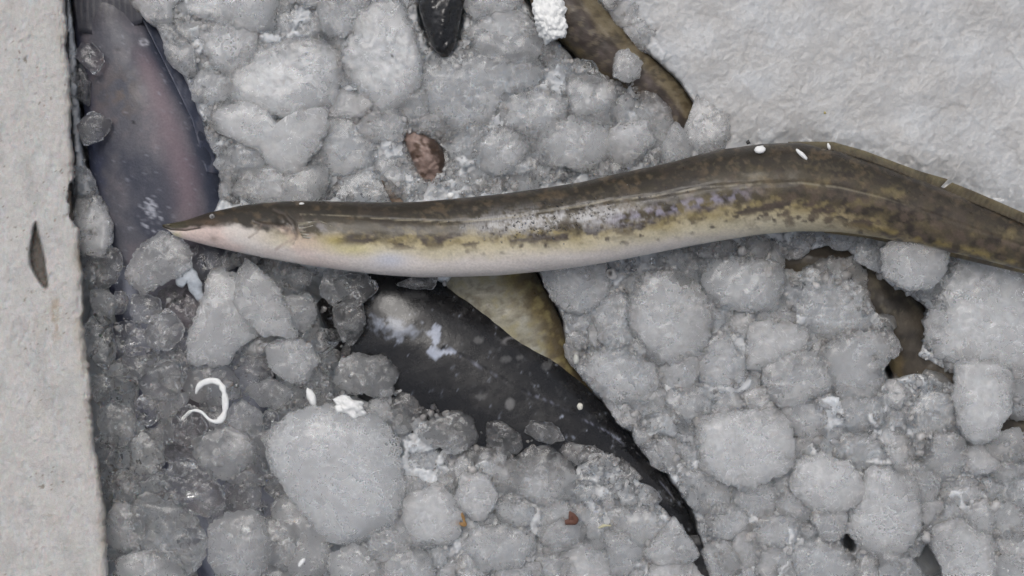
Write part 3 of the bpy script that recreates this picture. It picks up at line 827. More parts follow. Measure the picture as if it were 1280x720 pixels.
# ------------------------------------------------------------------ yellowish fish beneath it
yel_secs = mk([(640, 270, 500, 300, -22, 14), (655, 310, 520, 330, -20, 17), (672, 345, 540, 365, -20, 18), (700, 395, 575, 420, -20, 18), (712, 440, 600, 470, -20, 17), (745, 492, 640, 530, -21, 16), (790, 560, 690, 600, -24, 14), (830, 620, 740, 660, -30, 10)])
def yel_col(px, py, v, s):
    n1 = fbm(px / 22, py / 26, seed=301, octv=4); n2 = fbm(px / 8, py / 8, seed=302, octv=4)
    c = np.broadcast_to(alb(128, 124, 108), px.shape + (3,)).copy()
    c = mix(c, alb(142, 140, 130), smooth(0.0, 0.6, n1))
    c = mix(c, alb(100, 89, 62), smooth(-0.15, -0.70, v + 0.45 * n1))
    c = mix(c, alb(70, 60, 43), smooth(-0.50, -0.90, v + 0.3 * n2))
    c = mix(c, alb(124, 115, 78), smooth(0.05, 0.4, n2) * 0.5)
    return mix(c, alb(88, 80, 64), smooth(0.05, 0.4, -n2) * 0.6)
yorg = P(650, 420, -34)
yellow = empty('olive_fish', yorg)
tag(yellow, 'mottled olive-yellow fish flank showing between the black fish and the eel belly', 'fish')
link('body', body_mesh('body', yel_secs, 200, 90, yel_col, skin_material('olive_skin', 0.35, 0.2, 800, 0.0005), lambda px, py, v, s: 0.8 * fbm(px / 20, py / 20, seed=303), 6, 1.0, yorg), yellow)

# ------------------------------------------------------------------ grey catfish by the foam wall
cat_secs = mk([(84, -90, 150, -100, -16, 12), (86, -30, 158, -40, -15, 13), (90, 10, 172, 0, -14, 14), (96, 60, 198, 45, -13, 16), (102, 110, 226, 95, -13, 18), (108, 170, 256, 150, -13, 19), (114, 230, 276, 215, -14, 19), (122, 290, 290, 290, -16, 19),
               (138, 370, 318, 372, -24, 18), (160, 470, 345, 470, -32, 17), (190, 560, 360, 560, -34, 16), (225, 650, 375, 650, -36, 15), (255, 740, 390, 740, -38, 14), (280, 820, 400, 820, -40, 12)])
def cat_col(px, py, v, s):
    n1 = fbm(px / 36, py / 50, seed=401, octv=4); n2 = fbm(px / 10, py / 12, seed=402, octv=4); n3 = fbm(px / 3.5, py / 3.5, seed=403, octv=3)
    c = np.broadcast_to(alb(80, 80, 86), px.shape + (3,)).copy()
    c = mix(c, alb(58, 60, 70), smooth(-0.1, 0.4, n1))
    c = mix(c, alb(136, 139, 150), smooth(300, 350, py) * smooth(-0.35, 0.25, n1) * 0.9)  # lower body painted paler, standing in for light under the clear ice
    c = mix(c, alb(112, 104, 108), smooth(0.0, 0.6, -n1 + 0.3 * n2) * 0.6)
    pink = np.exp(-((v - 0.40 - 0.1 * n1) / 0.22) ** 2) * smooth(40, 90, py) * smooth(330, 240, py)
    c = mix(c, alb(116, 100, 105), pink * 0.65)
    c = mix(c, alb(90, 80, 74), np.exp(-((px - 150) / 24) ** 2 - ((py - 120) / 34) ** 2) * smooth(-0.2, 0.3, n2) * 0.7)
    c = mix(c, alb(50, 54, 66), smooth(0.60, 0.80, v + 0.08 * n2) * 0.95)
    c = mix(c, alb(56, 60, 78), smooth(-0.70, -0.95, v + 0.1 * n2) * 0.9)
    c = mix(c, alb(66, 64, 70), smooth(44, 20, py + 6 * n2) * 0.85)
    c = mix(c, alb(88, 86, 84), smooth(30, 5, py) * smooth(-0.1, 0.5, np.sin(px * 0.9 + 0.12 * py)) * 0.5)
    c = mix(c, alb(40, 40, 46), smooth(1.1, 0.5, np.hypot((px - 147) / 6, (py - 62) / 3.5) + 0.3 * n2) * 0.6)
    c = mix(c, alb(160, 160, 166), np.exp(-((np.hypot((px - 180) / 4.5, (py - 53) / 3.5) - 1) / 0.35) ** 2) * 0.8)
    c = mix(c, alb(30, 30, 34), smooth(1.3, 0.6, np.hypot(px - 167, py - 153) / 2) * 0.9)
    sl = np.exp(-((px - 190) / 20) ** 2 - ((py - 268) / 24) ** 2)
    c = mix(c, alb(168, 170, 178), smooth(0.55, 0.9, sl * 0.8 + 0.6 * n3 + 0.2 * n2) * 0.7)
    c = mix(c, alb(140, 142, 152), smooth(0.45, 0.8, n3) * 0.35)
    return c
corg = P(185, 160, -34)
cat = empty('grey_catfish', corg)
tag(cat, 'violet-grey fish with a pinkish stripe and dark fin edge lying against the foam wall', 'fish')
link('body', body_mesh('body', cat_secs, 380, 130, cat_col, skin_material('grey_skin', 0.42, 0.12, 700, 0.0004, 0.4), lambda px, py, v, s: 0.4 * fbm(px / 50, py / 60, seed=404, octv=2), 6, 1.0, corg), cat)
ccol = lambda px, py, w, t: mix(np.broadcast_to(alb(60, 64, 78), px.shape + (3,)), alb(84, 86, 96), smooth(-0.2, 0.5, fbm(px / 6, py / 20, seed=405)))
link('side_fin', ribbon_mesh('side_fin', [(176, 20), (212, 92), (240, 150), (258, 215)], [(186, 20), (226, 88), (256, 146), (275, 218)], -2, -8, ccol, MAT_FIN, 140, 8, 1.2, corg, 6, 0.04, 9), cat)
link('tail_fin', ribbon_mesh('tail_fin', [(98, 40), (120, 44), (150, 40), (178, 28)], [(84, -60), (110, -70), (150, -72), (178, -60)], -1, 1, lambda px, py, w, t: mix(np.broadcast_to(alb(56, 56, 62), px.shape + (3,)), alb(86, 85, 86), smooth(0.0, 0.9, np.cos(px * 0.8 + 2 * fbm(px / 20, py / 30, seed=407))) * smooth(0, 0.3, w) * 0.5), MAT_FIN, 90, 16, 0.8, corg, 7.5, 0.02, 10), cat)

# ------------------------------------------------------------------ brown fish at the top
br_secs = mk([(650, -110, 700, -130, -14, 19), (652, -50, 716, -66, -12, 23), (660, 0, 748, -6, -11, 25), (690, 44, 786, 38, -11, 24), (738, 88, 826, 78, -12, 22), (790, 128, 856, 106, -14, 20), (828, 168, 874, 140, -17, 18), (850, 220, 884, 200, -22, 15)])
def br_col(px, py, v, s):
    n1 = fbm(px / 24, py / 24, seed=501, octv=4); n2 = fbm(px / 8, py / 8, seed=502, octv=4)
    c = np.broadcast_to(alb(74, 66, 60), px.shape + (3,)).copy()
    c = mix(c, alb(54, 46, 42), smooth(-0.1, 0.4, n1))
    c = mix(c, alb(100, 90, 88), smooth(0.15, 0.6, -n1 + 0.3 * n2) * 0.6)
    c = mix(c, alb(102, 92, 72), smooth(0.20, 0.50, v + 0.15 * n1))
    c = mix(c, alb(76, 66, 50), smooth(0.0, 0.4, n2) * smooth(0.1, 0.5, v) * 0.8)
    c = mix(c, alb(100, 88, 62), smooth(-0.55, -0.85, v + 0.2 * n2) * 0.8)
    c = mix(c, alb(48, 42, 36), smooth(0.05, 0.3, fbm(px / 15, py / 15, seed=505, octv=4)) * 0.65)
    return mix(c, alb(120, 110, 92), smooth(0.15, 0.4, fbm(px / 7, py / 7, seed=506, octv=3)) * 0.4)
rorg = P(760, 60, -28)
brown = empty('brown_fish', rorg)
tag(brown, 'olive-brown fish back slanting out of the ice beside the white foam crumb', 'fish')
link('body', body_mesh('body', br_secs, 240, 100, br_col, skin_material('brown_skin', 0.38, 0.15, 800, 0.0005), lambda px, py, v, s: 0.9 * fbm(px / 22, py / 22, seed=503) - 1.0 * np.exp(-((v - 0.3) / 0.08) ** 2), 6, 1.0, rorg), brown)

# ------------------------------------------------------------------ second eel in the gap on the right
e2_secs = mk([(900, 288, 900, 330, -23, 12), (960, 292, 960, 345, -20, 15), (1020, 296, 1010, 356, -18, 17), (1075, 308, 1045, 372, -18, 18), (1125, 345, 1080, 405, -18, 18), (1160, 390, 1105, 440, -18, 18), (1190, 430, 1120, 480, -19, 18), (1240, 478, 1180, 530, -18, 17), (1290, 512, 1246, 572, -17, 16), (1350, 540, 1320, 600, -19, 14)])
def e2_col(px, py, v, s):
    n1 = fbm(px / 26, py / 20, seed=601, octv=4); n2 = fbm(px / 9, py / 8, seed=602, octv=4)
    c = np.broadcast_to(alb(66, 60, 52), px.shape + (3,)).copy()
    c = mix(c, alb(44, 40, 35), smooth(-0.1, 0.5, n1))
    c = mix(c, alb(88, 82, 68), smooth(0.05, 0.5, n2) * 0.6)
    return mix(c, alb(112, 98, 70), smooth(0.45, 0.8, v + 0.3 * n1) * 0.8)
eorg = P(1110, 400, -45)
eel2 = empty('buried_eel', eorg)
tag(eel2, 'dark brown eel mostly buried in the ice, showing in a crevice under the spotted eel', 'eel')
link('body', body_mesh('body', e2_secs, 320, 80, e2_col, MAT_EEL, lambda px, py, v, s: 0.7 * fbm(px / 22, py / 22, seed=603), 8, 1.0, eorg), eel2)

# ------------------------------------------------------------------ black tail tip at the top edge, pink fish snout in the ice
tip_secs = mk([(521, -90, 592, -90, -2, 15), (522, -40, 588, -42, 2, 14), (522, -8, 584, -12, 4, 13), (524, 14, 579, 8, 6, 12), (530, 34, 575, 28, 7, 11), (537, 52, 571, 48, 8, 9), (544, 64, 567, 62, 8, 6), (552, 72, 560, 71, 7, 1.5)])
def tip_col(px, py, v, s):
    n = fbm(px / 9, py / 14, seed=701, octv=4)
    return mix(np.broadcast_to(np.array([0.014, 0.014, 0.015]), px.shape + (3,)), np.array([0.06, 0.06, 0.062]), smooth(0.1, 0.6, n))
torg = P(552, 20, -8)
tip = link('black_tail', body_mesh('black_tail', tip_secs, 160, 48, tip_col, MAT_BLACK, lambda px, py, v, s: 2.2 * fbm((px + py * 0.4) / 8, py / 26, seed=702, octv=3), 4, 1.0, torg), None, torg)
tag(tip, 'wrinkled glossy black fish tail poking in between pale ice at the upper edge', 'fish tail')
pk_secs = mk([(500, 160, 512, 156, -8, 2), (504, 172, 528, 164, -3, 8), (509, 186, 545, 174, -1, 11), (516, 204, 554, 188, -1, 11), (524, 224, 558, 204, -4, 9), (532, 240, 560, 222, -9, 6), (540, 250, 556, 240, -14, 2)])
def pk_col(px, py, v, s):
    n = fbm(px / 9, py / 9, seed=711, octv=4)
    c = mix(np.broadcast_to(alb(132, 114, 106), px.shape + (3,)), alb(84, 68, 58), smooth(-0.2, 0.35, n))
    return mix(c, alb(58, 46, 38), smooth(0.2, 0.6, v + 0.5 * n) * 0.9)
porg = P(532, 195, -12)
pk = link('fish_snout', body_mesh('fish_snout', pk_secs, 90, 70, pk_col, MAT_EEL, lambda px, py, v, s: 2.0 * fbm(px / 8, py / 8, seed=712, octv=3), 2, 1.0, porg), None, porg)
tag(pk, 'pinkish brown fish snout sticking out of the ice above the eel', 'fish')
fp = P(488, 240, 4)
fin = link('fin_tip', ribbon_mesh('fin_tip', [(476, 224), (482, 238), (489, 252), (496, 262)], [(481, 228), (494, 241), (504, 252), (508, 262)], 8, 3, lambda px, py, w, t: mix(np.broadcast_to(alb(120, 106, 92), px.shape + (3,)), alb(70, 56, 46), smooth(0.4, 0.0, w)), MAT_FIN, 40, 8, 1.5, fp, 5, 0.4, 12), None, fp)
tag(fin, 'small brown fin tip poking out of the ice against the back of the spotted eel', 'fin')

# ------------------------------------------------------------------ ice chunks
def ice_shape(sub, seed, facets=14, hmin=0.80, noise=0.07, fine=0.02, flat=0.8):
    """unit lump: soft intersection of random planes plus melt noise"""
    r = np.random.default_rng(seed)
    Vv, Ff = ico(sub)
    nrm = r.normal(size=(facets, 3)); nrm /= np.linalg.norm(nrm, axis=1)[:, None]
    h = r.uniform(hmin, 1.0, facets)
    d = Vv @ nrm.T
    q = h[None, :] / np.maximum(d, 0.05)
    k = 9.0
    rad = -np.log(np.exp(-k * np.minimum(q, 2.5)).sum(1) + math.exp(-k * 1.12)) / k
    rad = rad * (1 + noise * fbm(Vv[:, 0] * 1.7, Vv[:, 1] * 1.7, Vv[:, 2] * 1.7, seed=seed, octv=2) + fine * 1.6 * fbm(Vv[:, 0] * 6, Vv[:, 1] * 6, Vv[:, 2] * 6, seed=seed + 5, octv=3))
    return Vv * rad[:, None], Ff

def with_voids(V, F, rim, seed, scale, count):
    """air-filled cracks and bubbles enclosed in the lump (surfaces facing inward)"""
    r = np.random.default_rng(seed + 77)
    U2, F2 = ico(3); U1, F1 = ico(2)
    Vs, Fs, Rs, of = [V], [F], [rim], len(V)
    c0 = V.mean(0); ext = (V.max(0) - V.min(0)) / 2
    for q in range(count + 6):
        crack = q < count
        u, f = (U2, F2) if crack else (U1, F1)
        p = c0 + ext * r.uniform(-0.42, 0.42, 3)
        if crack:
            sc = np.array([r.uniform(0.25, 0.5), r.uniform(0.12, 0.4), 0.035]) * ext.min() * 1.2
            w = u * sc
            w[:, 2] += 0.22 * sc[0] * vnoise(u[:, 0] * 1.6 + q, u[:, 1] * 1.6, seed=seed + q)
            w[:, :2] *= (1 + 0.35 * vnoise(u[:, 0] * 2.1, u[:, 1] * 2.1 + q, seed=seed + q + 9))[:, None]
            R = np.array(Euler((r.uniform(-1.2, 1.2), r.uniform(-1.2, 1.2), r.uniform(0, 6.28))).to_matrix())
            w = w @ R.T
        else:
            w = u * r.uniform(0.02, 0.055) * ext.min() * np.array([1, 1, r.uniform(1, 2.5)])
        Vs.append(w + p); Fs.append(f[:, ::-1] + of); Rs.append(np.zeros(len(u))); of += len(u)
    return np.concatenate(Vs), np.concatenate(Fs), np.concatenate(Rs)

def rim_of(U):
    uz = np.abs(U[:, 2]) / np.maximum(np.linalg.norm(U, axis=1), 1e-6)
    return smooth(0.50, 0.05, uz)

def outline_radius(poly, cx, cy, n=256):
    p = np.array(poly, float)
    a = np.concatenate([p, p[:1]])
    dense = np.concatenate([a[i] + (a[i + 1] - a[i]) * np.linspace(0, 1, 24, endpoint=False)[:, None] for i in range(len(p))])
    th = np.arctan2(-(dense[:, 1] - cy), dense[:, 0] - cx); rr = np.hypot(dense[:, 0] - cx, dense[:, 1] - cy)
    o = np.argsort(th); th, rr = th[o], rr[o]
    g = np.linspace(-math.pi, math.pi, n, endpoint=False)
    R = np.interp(g, np.concatenate([th - 2 * math.pi, th, th + 2 * math.pi]), np.concatenate([rr, rr, rr]))
    w = np.exp(-0.5 * (np.arange(-8, 9) / 1.6) ** 2); w /= w.sum()
    R = np.convolve(np.concatenate([R[-8:], R, R[:8]]), w, 'valid')
    return g, R

TILE = {'00': (0, 0), '10': (425, 0), '20': (850, 0), '01': (0, 240), '11': (425, 240), '21': (850, 240), '02': (0, 480), '12': (425, 480), '22': (850, 480)}
N_ICE = [0]

POLYS = []; CHUNK_LABELS = []
def chunk_mesh(g, R, clear, tz, seed, noise, fine, k):
    rm = R.mean()
    if noise > 0.05:       # broken, straight-edged outline instead of a smooth one
        ra = np.random.default_rng(seed + 31)
        M = int(np.clip(rm / 3.2, 7, 15))
        ak = (np.arange(M) + ra.uniform(-0.38, 0.38, M)) * 2 * math.pi / M - math.pi
        rk = np.interp(ak, np.concatenate([g - 2 * math.pi, g, g + 2 * math.pi]), np.concatenate([R, R, R])) * ra.uniform(0.92, 1.14, M)
        _, R = outline_radius([(a * math.cos(t), -a * math.sin(t)) for a, t in zip(rk, ak)], 0.0, 0.0, len(g))
    sub = 6 if rm > 50 else (5 if rm > 18 else 4)
    jag = (1 - np.abs(vnoise(g * rm / 7.0, g * 0 + seed, seed=seed)) * 2) * 0.05 + (1 - np.abs(vnoise(g * rm / 2.6, g * 0 + seed, seed=seed + 1)) * 2) * 0.018
    R = R * (1 + jag * min(1.0, noise / 0.07))
    rr = np.random.default_rng(seed)
    U, Ff = ico(sub)
    th = np.arctan2(U[:, 1], U[:, 0])
    Rt = np.interp(th, np.concatenate([g, [math.pi]]), np.concatenate([R, R[:1]]))
    hr = np.hypot(U[:, 0], U[:, 1])
    pe = 5.0 if noise > 0.05 else 3.2          # slab-like body before it is chipped
    q_ = (hr ** pe + np.abs(U[:, 2]) ** pe) ** (-1 / pe)
    B = np.stack([U[:, 0] * q_ * Rt * 0.5, U[:, 1] * q_ * Rt * 0.5, U[:, 2] * q_ * tz], 1)
    rb = np.linalg.norm(B, axis=1); d = B / rb[:, None]
    # broken faces: planes cut from the lump
    inv = (1.0 / rb) ** 60
    cuts = [(rr.uniform(0.05, 0.22), rr.uniform(0.80, 0.95), 1) for _ in range(3)] + [(rr.uniform(0.5, 1.1), rr.uniform(0.80, 0.96), 1) for _ in range(int(rr.integers(4, 8)))] + [(rr.uniform(0.2, 0.9), rr.uniform(0.75, 0.95), -1) for _ in range(3)]
    for til, hf, sg in cuts:
        a = rr.uniform(0, 2 * math.pi)
        n_ = np.array([math.cos(a) * math.sin(til), math.sin(a) * math.sin(til), math.cos(til) * sg])
        h_ = (B @ n_).max() * hf
        inv = inv + (np.maximum(d @ n_, 0.0) / h_) ** 60
    r_ = inv ** (-1.0 / 60)
    sz = min(rm * 0.5, 16)
    Vl = d * r_[:, None]
    xm, ym, zz = Vl[:, 0], Vl[:, 1], Vl[:, 2]
    rel = fbm(xm / 6 + seed, ym / 6, zz / 6, seed=seed + 1, octv=2) * (0.5 + 5 * noise) * 0.04 * sz
    rel = rel + fbm(xm / 1.8, ym / 1.8 + seed, zz / 1.8, seed=seed + 2, octv=2) * 5 * fine * (0.4 + 1.6 * rim_of(U))
    if noise > 0.05:
        qx, qy = xm + 0.45 * zz, ym + 0.35 * zz
        rel = rel + shards(qx / 6.5 + seed, qy / 6.5, seed + 6) * (0.075 if clear < 0.5 else 0.05) * sz + shards(qx / 3.0, qy / 3.0 + seed, seed + 7) * (0.5 + 1.0 * rim_of(U)) * 0.16
    Vl = (Vl + d * rel[:, None]) * 0.001 * k
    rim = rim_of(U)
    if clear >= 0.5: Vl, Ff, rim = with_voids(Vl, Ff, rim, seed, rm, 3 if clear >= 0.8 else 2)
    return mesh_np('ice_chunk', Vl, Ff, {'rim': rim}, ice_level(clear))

def traced_chunk(tile, poly, clear, thick, dz, label, warm=0.0, z=None, seed=None, noise=0.07, fine=0.03):
    ox, oy = TILE[tile]
    p = [(ox + x / 2.977, oy + y / 2.977) for x, y in poly]
    A = np.array(p); x1, y1 = A[:, 0], A[:, 1]; x2, y2 = np.roll(x1, -1), np.roll(y1, -1)
    cr = x1 * y2 - x2 * y1; ar = cr.sum() / 2
    cx = ((x1 + x2) * cr).sum() / (6 * ar); cy = ((y1 + y2) * cr).sum() / (6 * ar)
    g, R = outline_radius(p, cx, cy)
    rm = R.mean()
    seed = seed if seed is not None else 900 + N_ICE[0] * 3
    tz = thick * (0.9 if z is None else 0.75) * rm * 0.5                       # half thickness, mm
    zc = (bed_at(cx, cy) + 0.8 * dz - 0.35 * tz + float(np.random.default_rng(seed).uniform(-2, 2))) if z is None else z
    f_ = 1.22 if z is None else 1.10
    if z is None:
        ex, ey = cx + np.cos(g) * R * f_, cy - np.sin(g) * R * f_
        ki = keep[np.clip(np.round((ex - GX[0]) / GS).astype(int), 0, len(GX) - 1), np.clip(np.round((ey - GY[0]) / GS).astype(int), 0, len(GY) - 1)]
        f_ = np.where(ki > 0.3, 1.0, f_)
        f_ = np.convolve(np.concatenate([f_[-6:], f_, f_[:6]]), np.ones(13) / 13, 'valid')
    R = R * f_
    me = chunk_mesh(g, R, clear, tz, seed, noise, fine, (D - zc * 0.001) / D)
    o = link('ice_chunk', me, None, P(cx, cy, zc))
    o['warm'] = float(warm)
    tag(o, label, 'ice', 'chunks of crushed ice around the fish')
    POLYS.append((p, cx, cy)); CHUNK_LABELS.append((label, cx, cy))
    N_ICE[0] += 1
    return o

T = traced_chunk
# --- upper left
T('00', [(285,160),(340,165),(375,190),(380,240),(350,272),(320,250),(290,215)], .85, .9, 0, 'clear rounded ice sliver with a white rim at the upper end of the grey fish', z=9)
T('00', [(300,440),(350,415),(405,440),(400,490),(350,530),(310,540),(285,500)], .75, .9, 0, 'round glassy ice piece wedged between foam wall and grey fish', z=6)
T('00', [(262,215),(300,230),(330,290),(335,380),(300,400),(262,330)], .6, .7, 0, 'brownish clear ice sliver pressed on the foam wall above the round glassy piece', warm=.8, z=-2)
T('00', [(640,20),(720,-30),(1000,-30),(1030,40),(980,120),(930,130),(850,80),(700,70)], .2, .6, 2, 'wide pale ice chunk at the upper edge right of the grey fish')
T('00', [(560,60),(640,110),(720,190),(760,250),(705,300),(640,240),(590,150)], .5, .6, 1, 'translucent ice along the dark fin edge of the grey fish, below the wide pale chunk')
T('00', [(765,75),(920,95),(935,150),(925,250),(850,265),(790,230),(765,170)], .12, .8, 3, 'smooth upright oblong white ice chunk below the wide pale chunk')
T('00', [(850,290),(940,190),(1080,180),(1250,180),(1265,260),(1240,360),(1190,400),(1000,420),(880,390),(830,340)], .15, .55, 4, 'broad frosted ice slab above the one with the grey window')
T('00', [(720,300),(770,265),(840,280),(865,350),(830,380),(760,385),(715,350)], .25, .8, 2, 'rounded frosted ice lump beneath the smooth upright oblong chunk')
T('00', [(795,490),(880,400),(1000,390),(1010,470),(1060,470),(1070,390),(1190,400),(1200,460),(1140,590),(1070,630),(1000,590),(980,530),(850,530)], .15, .55, 4, 'frosted ice slab with a grey window in it above the eel head')
T('00', [(800,620),(860,550),(960,540),(1000,600),(960,660),(830,665)], .4, .7, 2, 'grainy ice lump beside the pinkish stripe, left of the slab with the grey window')
T('00', [(760,385),(850,385),(880,400),(810,470),(775,440)], .35, .7, 0, 'little translucent lump tucked left of the slab with the grey window')
T('00', [(1030,60),(1110,30),(1190,40),(1200,140),(1100,170),(960,165),(950,130)], .8, .5, -2, 'grey watery ice pane in the hollow above the broad frosted slab')
T('00', [(1020,-40),(1280,-40),(1330,-10),(1250,30),(1150,20)], .2, .7, 3, 'pale ice block cut by the upper edge left of the black tail')
T('00', [(910,640),(1010,640),(1100,620),(1190,650),(1180,760),(1000,770),(905,720)], .3, .5, 1, 'grainy flat ice mass resting over the eel nape')
T('00', [(1210,460),(1330,420),(1400,500),(1360,640),(1250,660),(1190,560)], .35, .6, 1, 'translucent uneven ice chunk right of the slab with the grey window')
# --- upper middle
T('10', [(40,200),(100,60),(230,20),(300,90),(310,200),(290,300),(240,390),(130,390),(50,320)], .1, .6, 4, 'large white ice slab left of the black tail')
T('10', [(450,110),(560,40),(700,60),(770,130),(740,210),(650,230),(540,190),(460,160)], .2, .7, 4, 'pale ice block between the black tail and the large white foam crumb')
T('10', [(310,270),(440,220),(600,220),(740,250),(730,330),(580,370),(560,450),(430,470),(310,400)], .45, .4, 1, 'flat smooth greyish ice pane below the black tail')
T('10', [(1020,200),(1080,195),(1140,245),(1110,290),(1050,315),(1015,280)], .35, .9, 0, 'single loose ice chip lying on the brown fish', z=13)
T('10', [(850,320),(920,290),(1010,310),(1020,370),(980,420),(870,430)], .2, .7, 3, 'white ice chunk at the lower end of the brown fish, left of the narrow chip')
T('10', [(1120,330),(1170,295),(1220,380),(1240,480),(1200,570),(1150,560),(1110,430)], .3, .7, 3, 'tall slanted ice shard at the right end of the brown fish')
T('10', [(1010,360),(1050,330),(1085,345),(1080,400),(1085,450),(1040,470),(1005,430)], .35, .8, 3, 'narrow ice chip between the white chunk and the tall slanted shard')
T('10', [(580,380),(700,340),(830,340),(840,420),(780,490),(640,480)], .2, .6, 3, 'milky ice chunk in the middle of the heap between black tail and eel')
T('10', [(880,240),(920,222),(950,235),(970,300),(930,300),(890,290)], .85, .9, 2, 'glassy knobbly ice bit under the dark belly of the brown fish', z=8)
T('10', [(490,560),(560,490),(670,490),(700,560),(640,620),(530,640)], .35, .6, 2, 'grey ice chunk right of the pinkish brown snout')
T('10', [(760,480),(880,450),(1000,470),(1010,560),(900,620),(770,600)], .3, .6, 2, 'streaky ice chunk just above the middle of the eel back')
T('10', [(-60,-30),(90,-20),(100,60),(40,130),(-60,110)], .2, .6, 3, 'pale ice block at the upper edge above the large white slab')
T('10', [(310,190),(340,120),(440,210),(450,235),(320,260)], .4, .6, 2, 'thin bluish ice piece directly under the tip of the black tail')
T('10', [(100,420),(220,410),(250,500),(200,530),(100,520),(70,460)], .3, .6, 2, 'ice lump left of the pinkish brown snout')
T('10', [(480,-40),(690,-40),(700,40),(560,40),(480,80),(460,20)], .3, .6, 3, 'pale ice at the upper edge between black tail and foam crumb')
T('10', [(130,560),(250,540),(330,640),(340,720),(200,740),(140,660)], .3, .5, 0, 'pale ice mound at the back of the eel left of the small fin tip')
T('10', [(710,600),(790,590),(850,660),(760,680),(700,660)], .75, .7, 2, 'grey transparent ice wedge against the eel back')
T('10', [(330,600),(420,560),(500,640),(470,700),(350,720)], .5, .6, 2, 'sugary ice piece between the pinkish snout and the eel')
# --- left, below the eel head
T('01', [(450,330),(520,220),(560,150),(680,180),(720,260),(660,310),(520,375),(455,370)], .55, .5, 0, 'smooth grey translucent ice plate under the tip of the eel snout', z=8)
T('01', [(330,375),(375,360),(420,375),(430,440),(400,475),(345,440)], .55, .8, 0, 'rounded clear ice lump at the foam wall, left of a smaller bead', z=3)
T('01', [(420,380),(470,375),(480,420),(430,470)], .75, .9, 0, 'small ice bead right of the rounded clear lump by the foam wall', z=1)
T('01', [(480,400),(540,380),(620,420),(600,450),(550,490),(500,470)], .8, .8, 0, 'glassy ice shard below the grey translucent plate', z=2)
T('01', [(545,510),(600,440),(640,450),(680,520),(640,590),(580,605),(550,550)], .65, .9, 0, 'egg-shaped clear ice piece with a bright rim below the glassy shard', z=7)
T('01', [(700,590),(750,430),(800,290),(880,280),(910,400),(950,520),(900,560),(820,640),(710,640)], .35, .55, 0, 'tall frosted ice lump below the eel throat, left half of a leaning pair', z=3)
T('01', [(880,270),(940,260),(1020,350),(1095,510),(1090,545),(1030,565),(970,500),(890,430)], .22, .6, 0, 'leaning smooth ice slab below the eel throat, right half of a pair', z=9)
T('01', [(1000,580),(1080,550),(1140,560),(1190,600),(1150,680),(1130,720),(1040,680),(985,620)], .35, .7, 0, 'frosted ice lump below the leaning smooth slab', z=4)
T('01', [(1050,380),(1120,365),(1180,430),(1170,510),(1100,520),(1060,440)], .4, .8, 0, 'frosted ice lump right of the leaning smooth slab', z=5)
T('01', [(1085,300),(1150,280),(1165,340),(1090,345),(1060,320)], .65, .8, 0, 'small glassy ice lump tucked under the eel throat', z=4)
T('01', [(310,450),(380,440),(410,490),(420,570),(430,620),(380,660),(320,600)], .85, .9, 0, 'tall glassy ice piece standing against the foam wall', z=2)
T('01', [(330,660),(420,690),(430,760),(400,800),(340,760)], .7, .8, 0, 'glassy ice lump at the foam wall below the tall glassy piece', z=0)
T('01', [(520,690),(580,630),(650,640),(690,700),(640,770),(530,760)], .65, .8, 0, 'half clear ice lump right above the curled plastic strip', z=3)
T('01', [(310,250),(400,200),(470,240),(420,330),(400,370),(320,350)], .7, .7, 0, 'clear ice heap at the foam wall beside the dark gouge', z=-1)
T('01', [(430,470),(490,480),(560,560),(540,620),(430,620),(415,540)], .9, .7, 0, 'dark see-through ice piece between two clear lumps, left of the egg-shaped one', z=-3)
T('01', [(600,600),(690,590),(720,650),(660,690),(590,640)], .6, .7, 0, 'glassy ice chip under the egg-shaped piece', z=0)
T('01', [(1190,300),(1275,290),(1300,370),(1240,410),(1190,370)], .55, .8, 0, 'sparkling crumbly ice lump under the eel, left of the black fish head', z=4)
T('01', [(1240,430),(1330,400),(1370,480),(1310,560),(1245,520)], .6, .8, 0, 'glassy ice lump bordering the black fish head, upper one', z=4)
T('01', [(1230,640),(1300,600),(1420,640),(1400,740),(1270,740)], .55, .7, 0, 'glassy ice lump bordering the black fish head, lower one', z=4)
T('01', [(700,660),(830,650),(900,700),(880,790),(760,790),(690,730)], .5, .5, 0, 'grey frosted ice below the tall frosted lump', z=-4)
T('01', [(880,600),(980,590),(1010,680),(950,760),(870,690)], .6, .5, 0, 'violet-grey see-through ice below the leaning slab', z=-5)
# --- lower left
T('02', [(610,180),(680,80),(760,110),(765,190),(710,225),(640,215)], .85, .8, 0, 'clear bubble-like ice lump inside the curl of the plastic strip', z=4)
T('02', [(720,230),(770,170),(880,160),(950,220),(930,310),(860,360),(780,340)], .5, .7, 0, 'bluish translucent ice lump below the curled plastic strip', z=0)
T('02', [(610,340),(660,290),(740,300),(800,360),(835,440),(790,480),(720,475),(640,410)], .97, .8, 0, 'crystal-clear faceted ice piece below the bluish lump', z=5)
T('02', [(500,470),(560,420),(680,450),(740,520),(765,580),(720,680),(650,690),(570,610),(510,560)], .6, .6, 0, 'ragged grey translucent ice slab under the crystal-clear piece', z=2)
T('02', [(790,550),(850,480),(930,470),(980,510),(1000,600),(980,700),(850,730),(780,660)], .4, .6, 0, 'frosted ice lump with a dark notch left of the big smooth slab', z=4)
T('02', [(400,500),(440,440),(520,470),(540,540),(530,600),(420,610),(390,560)], .35, .6, 0, 'pale ice lump at the foam wall left of the ragged grey slab', z=3)
T('02', [(430,660),(500,620),(620,620),(660,680),(680,770),(430,770)], .3, .6, 0, 'pale rounded ice lump at the lower edge by the foam wall', z=4)
T('02', [(400,340),(460,320),(525,370),(520,430),(440,440)], .8, .7, 0, 'glassy ice bit at the foam wall above the pale lump', z=0)
T('02', [(850,380),(910,355),(970,380),(965,460),(900,480),(855,440)], .6, .7, 0, 'dull blue ice lump under the bluish translucent one', z=-3)
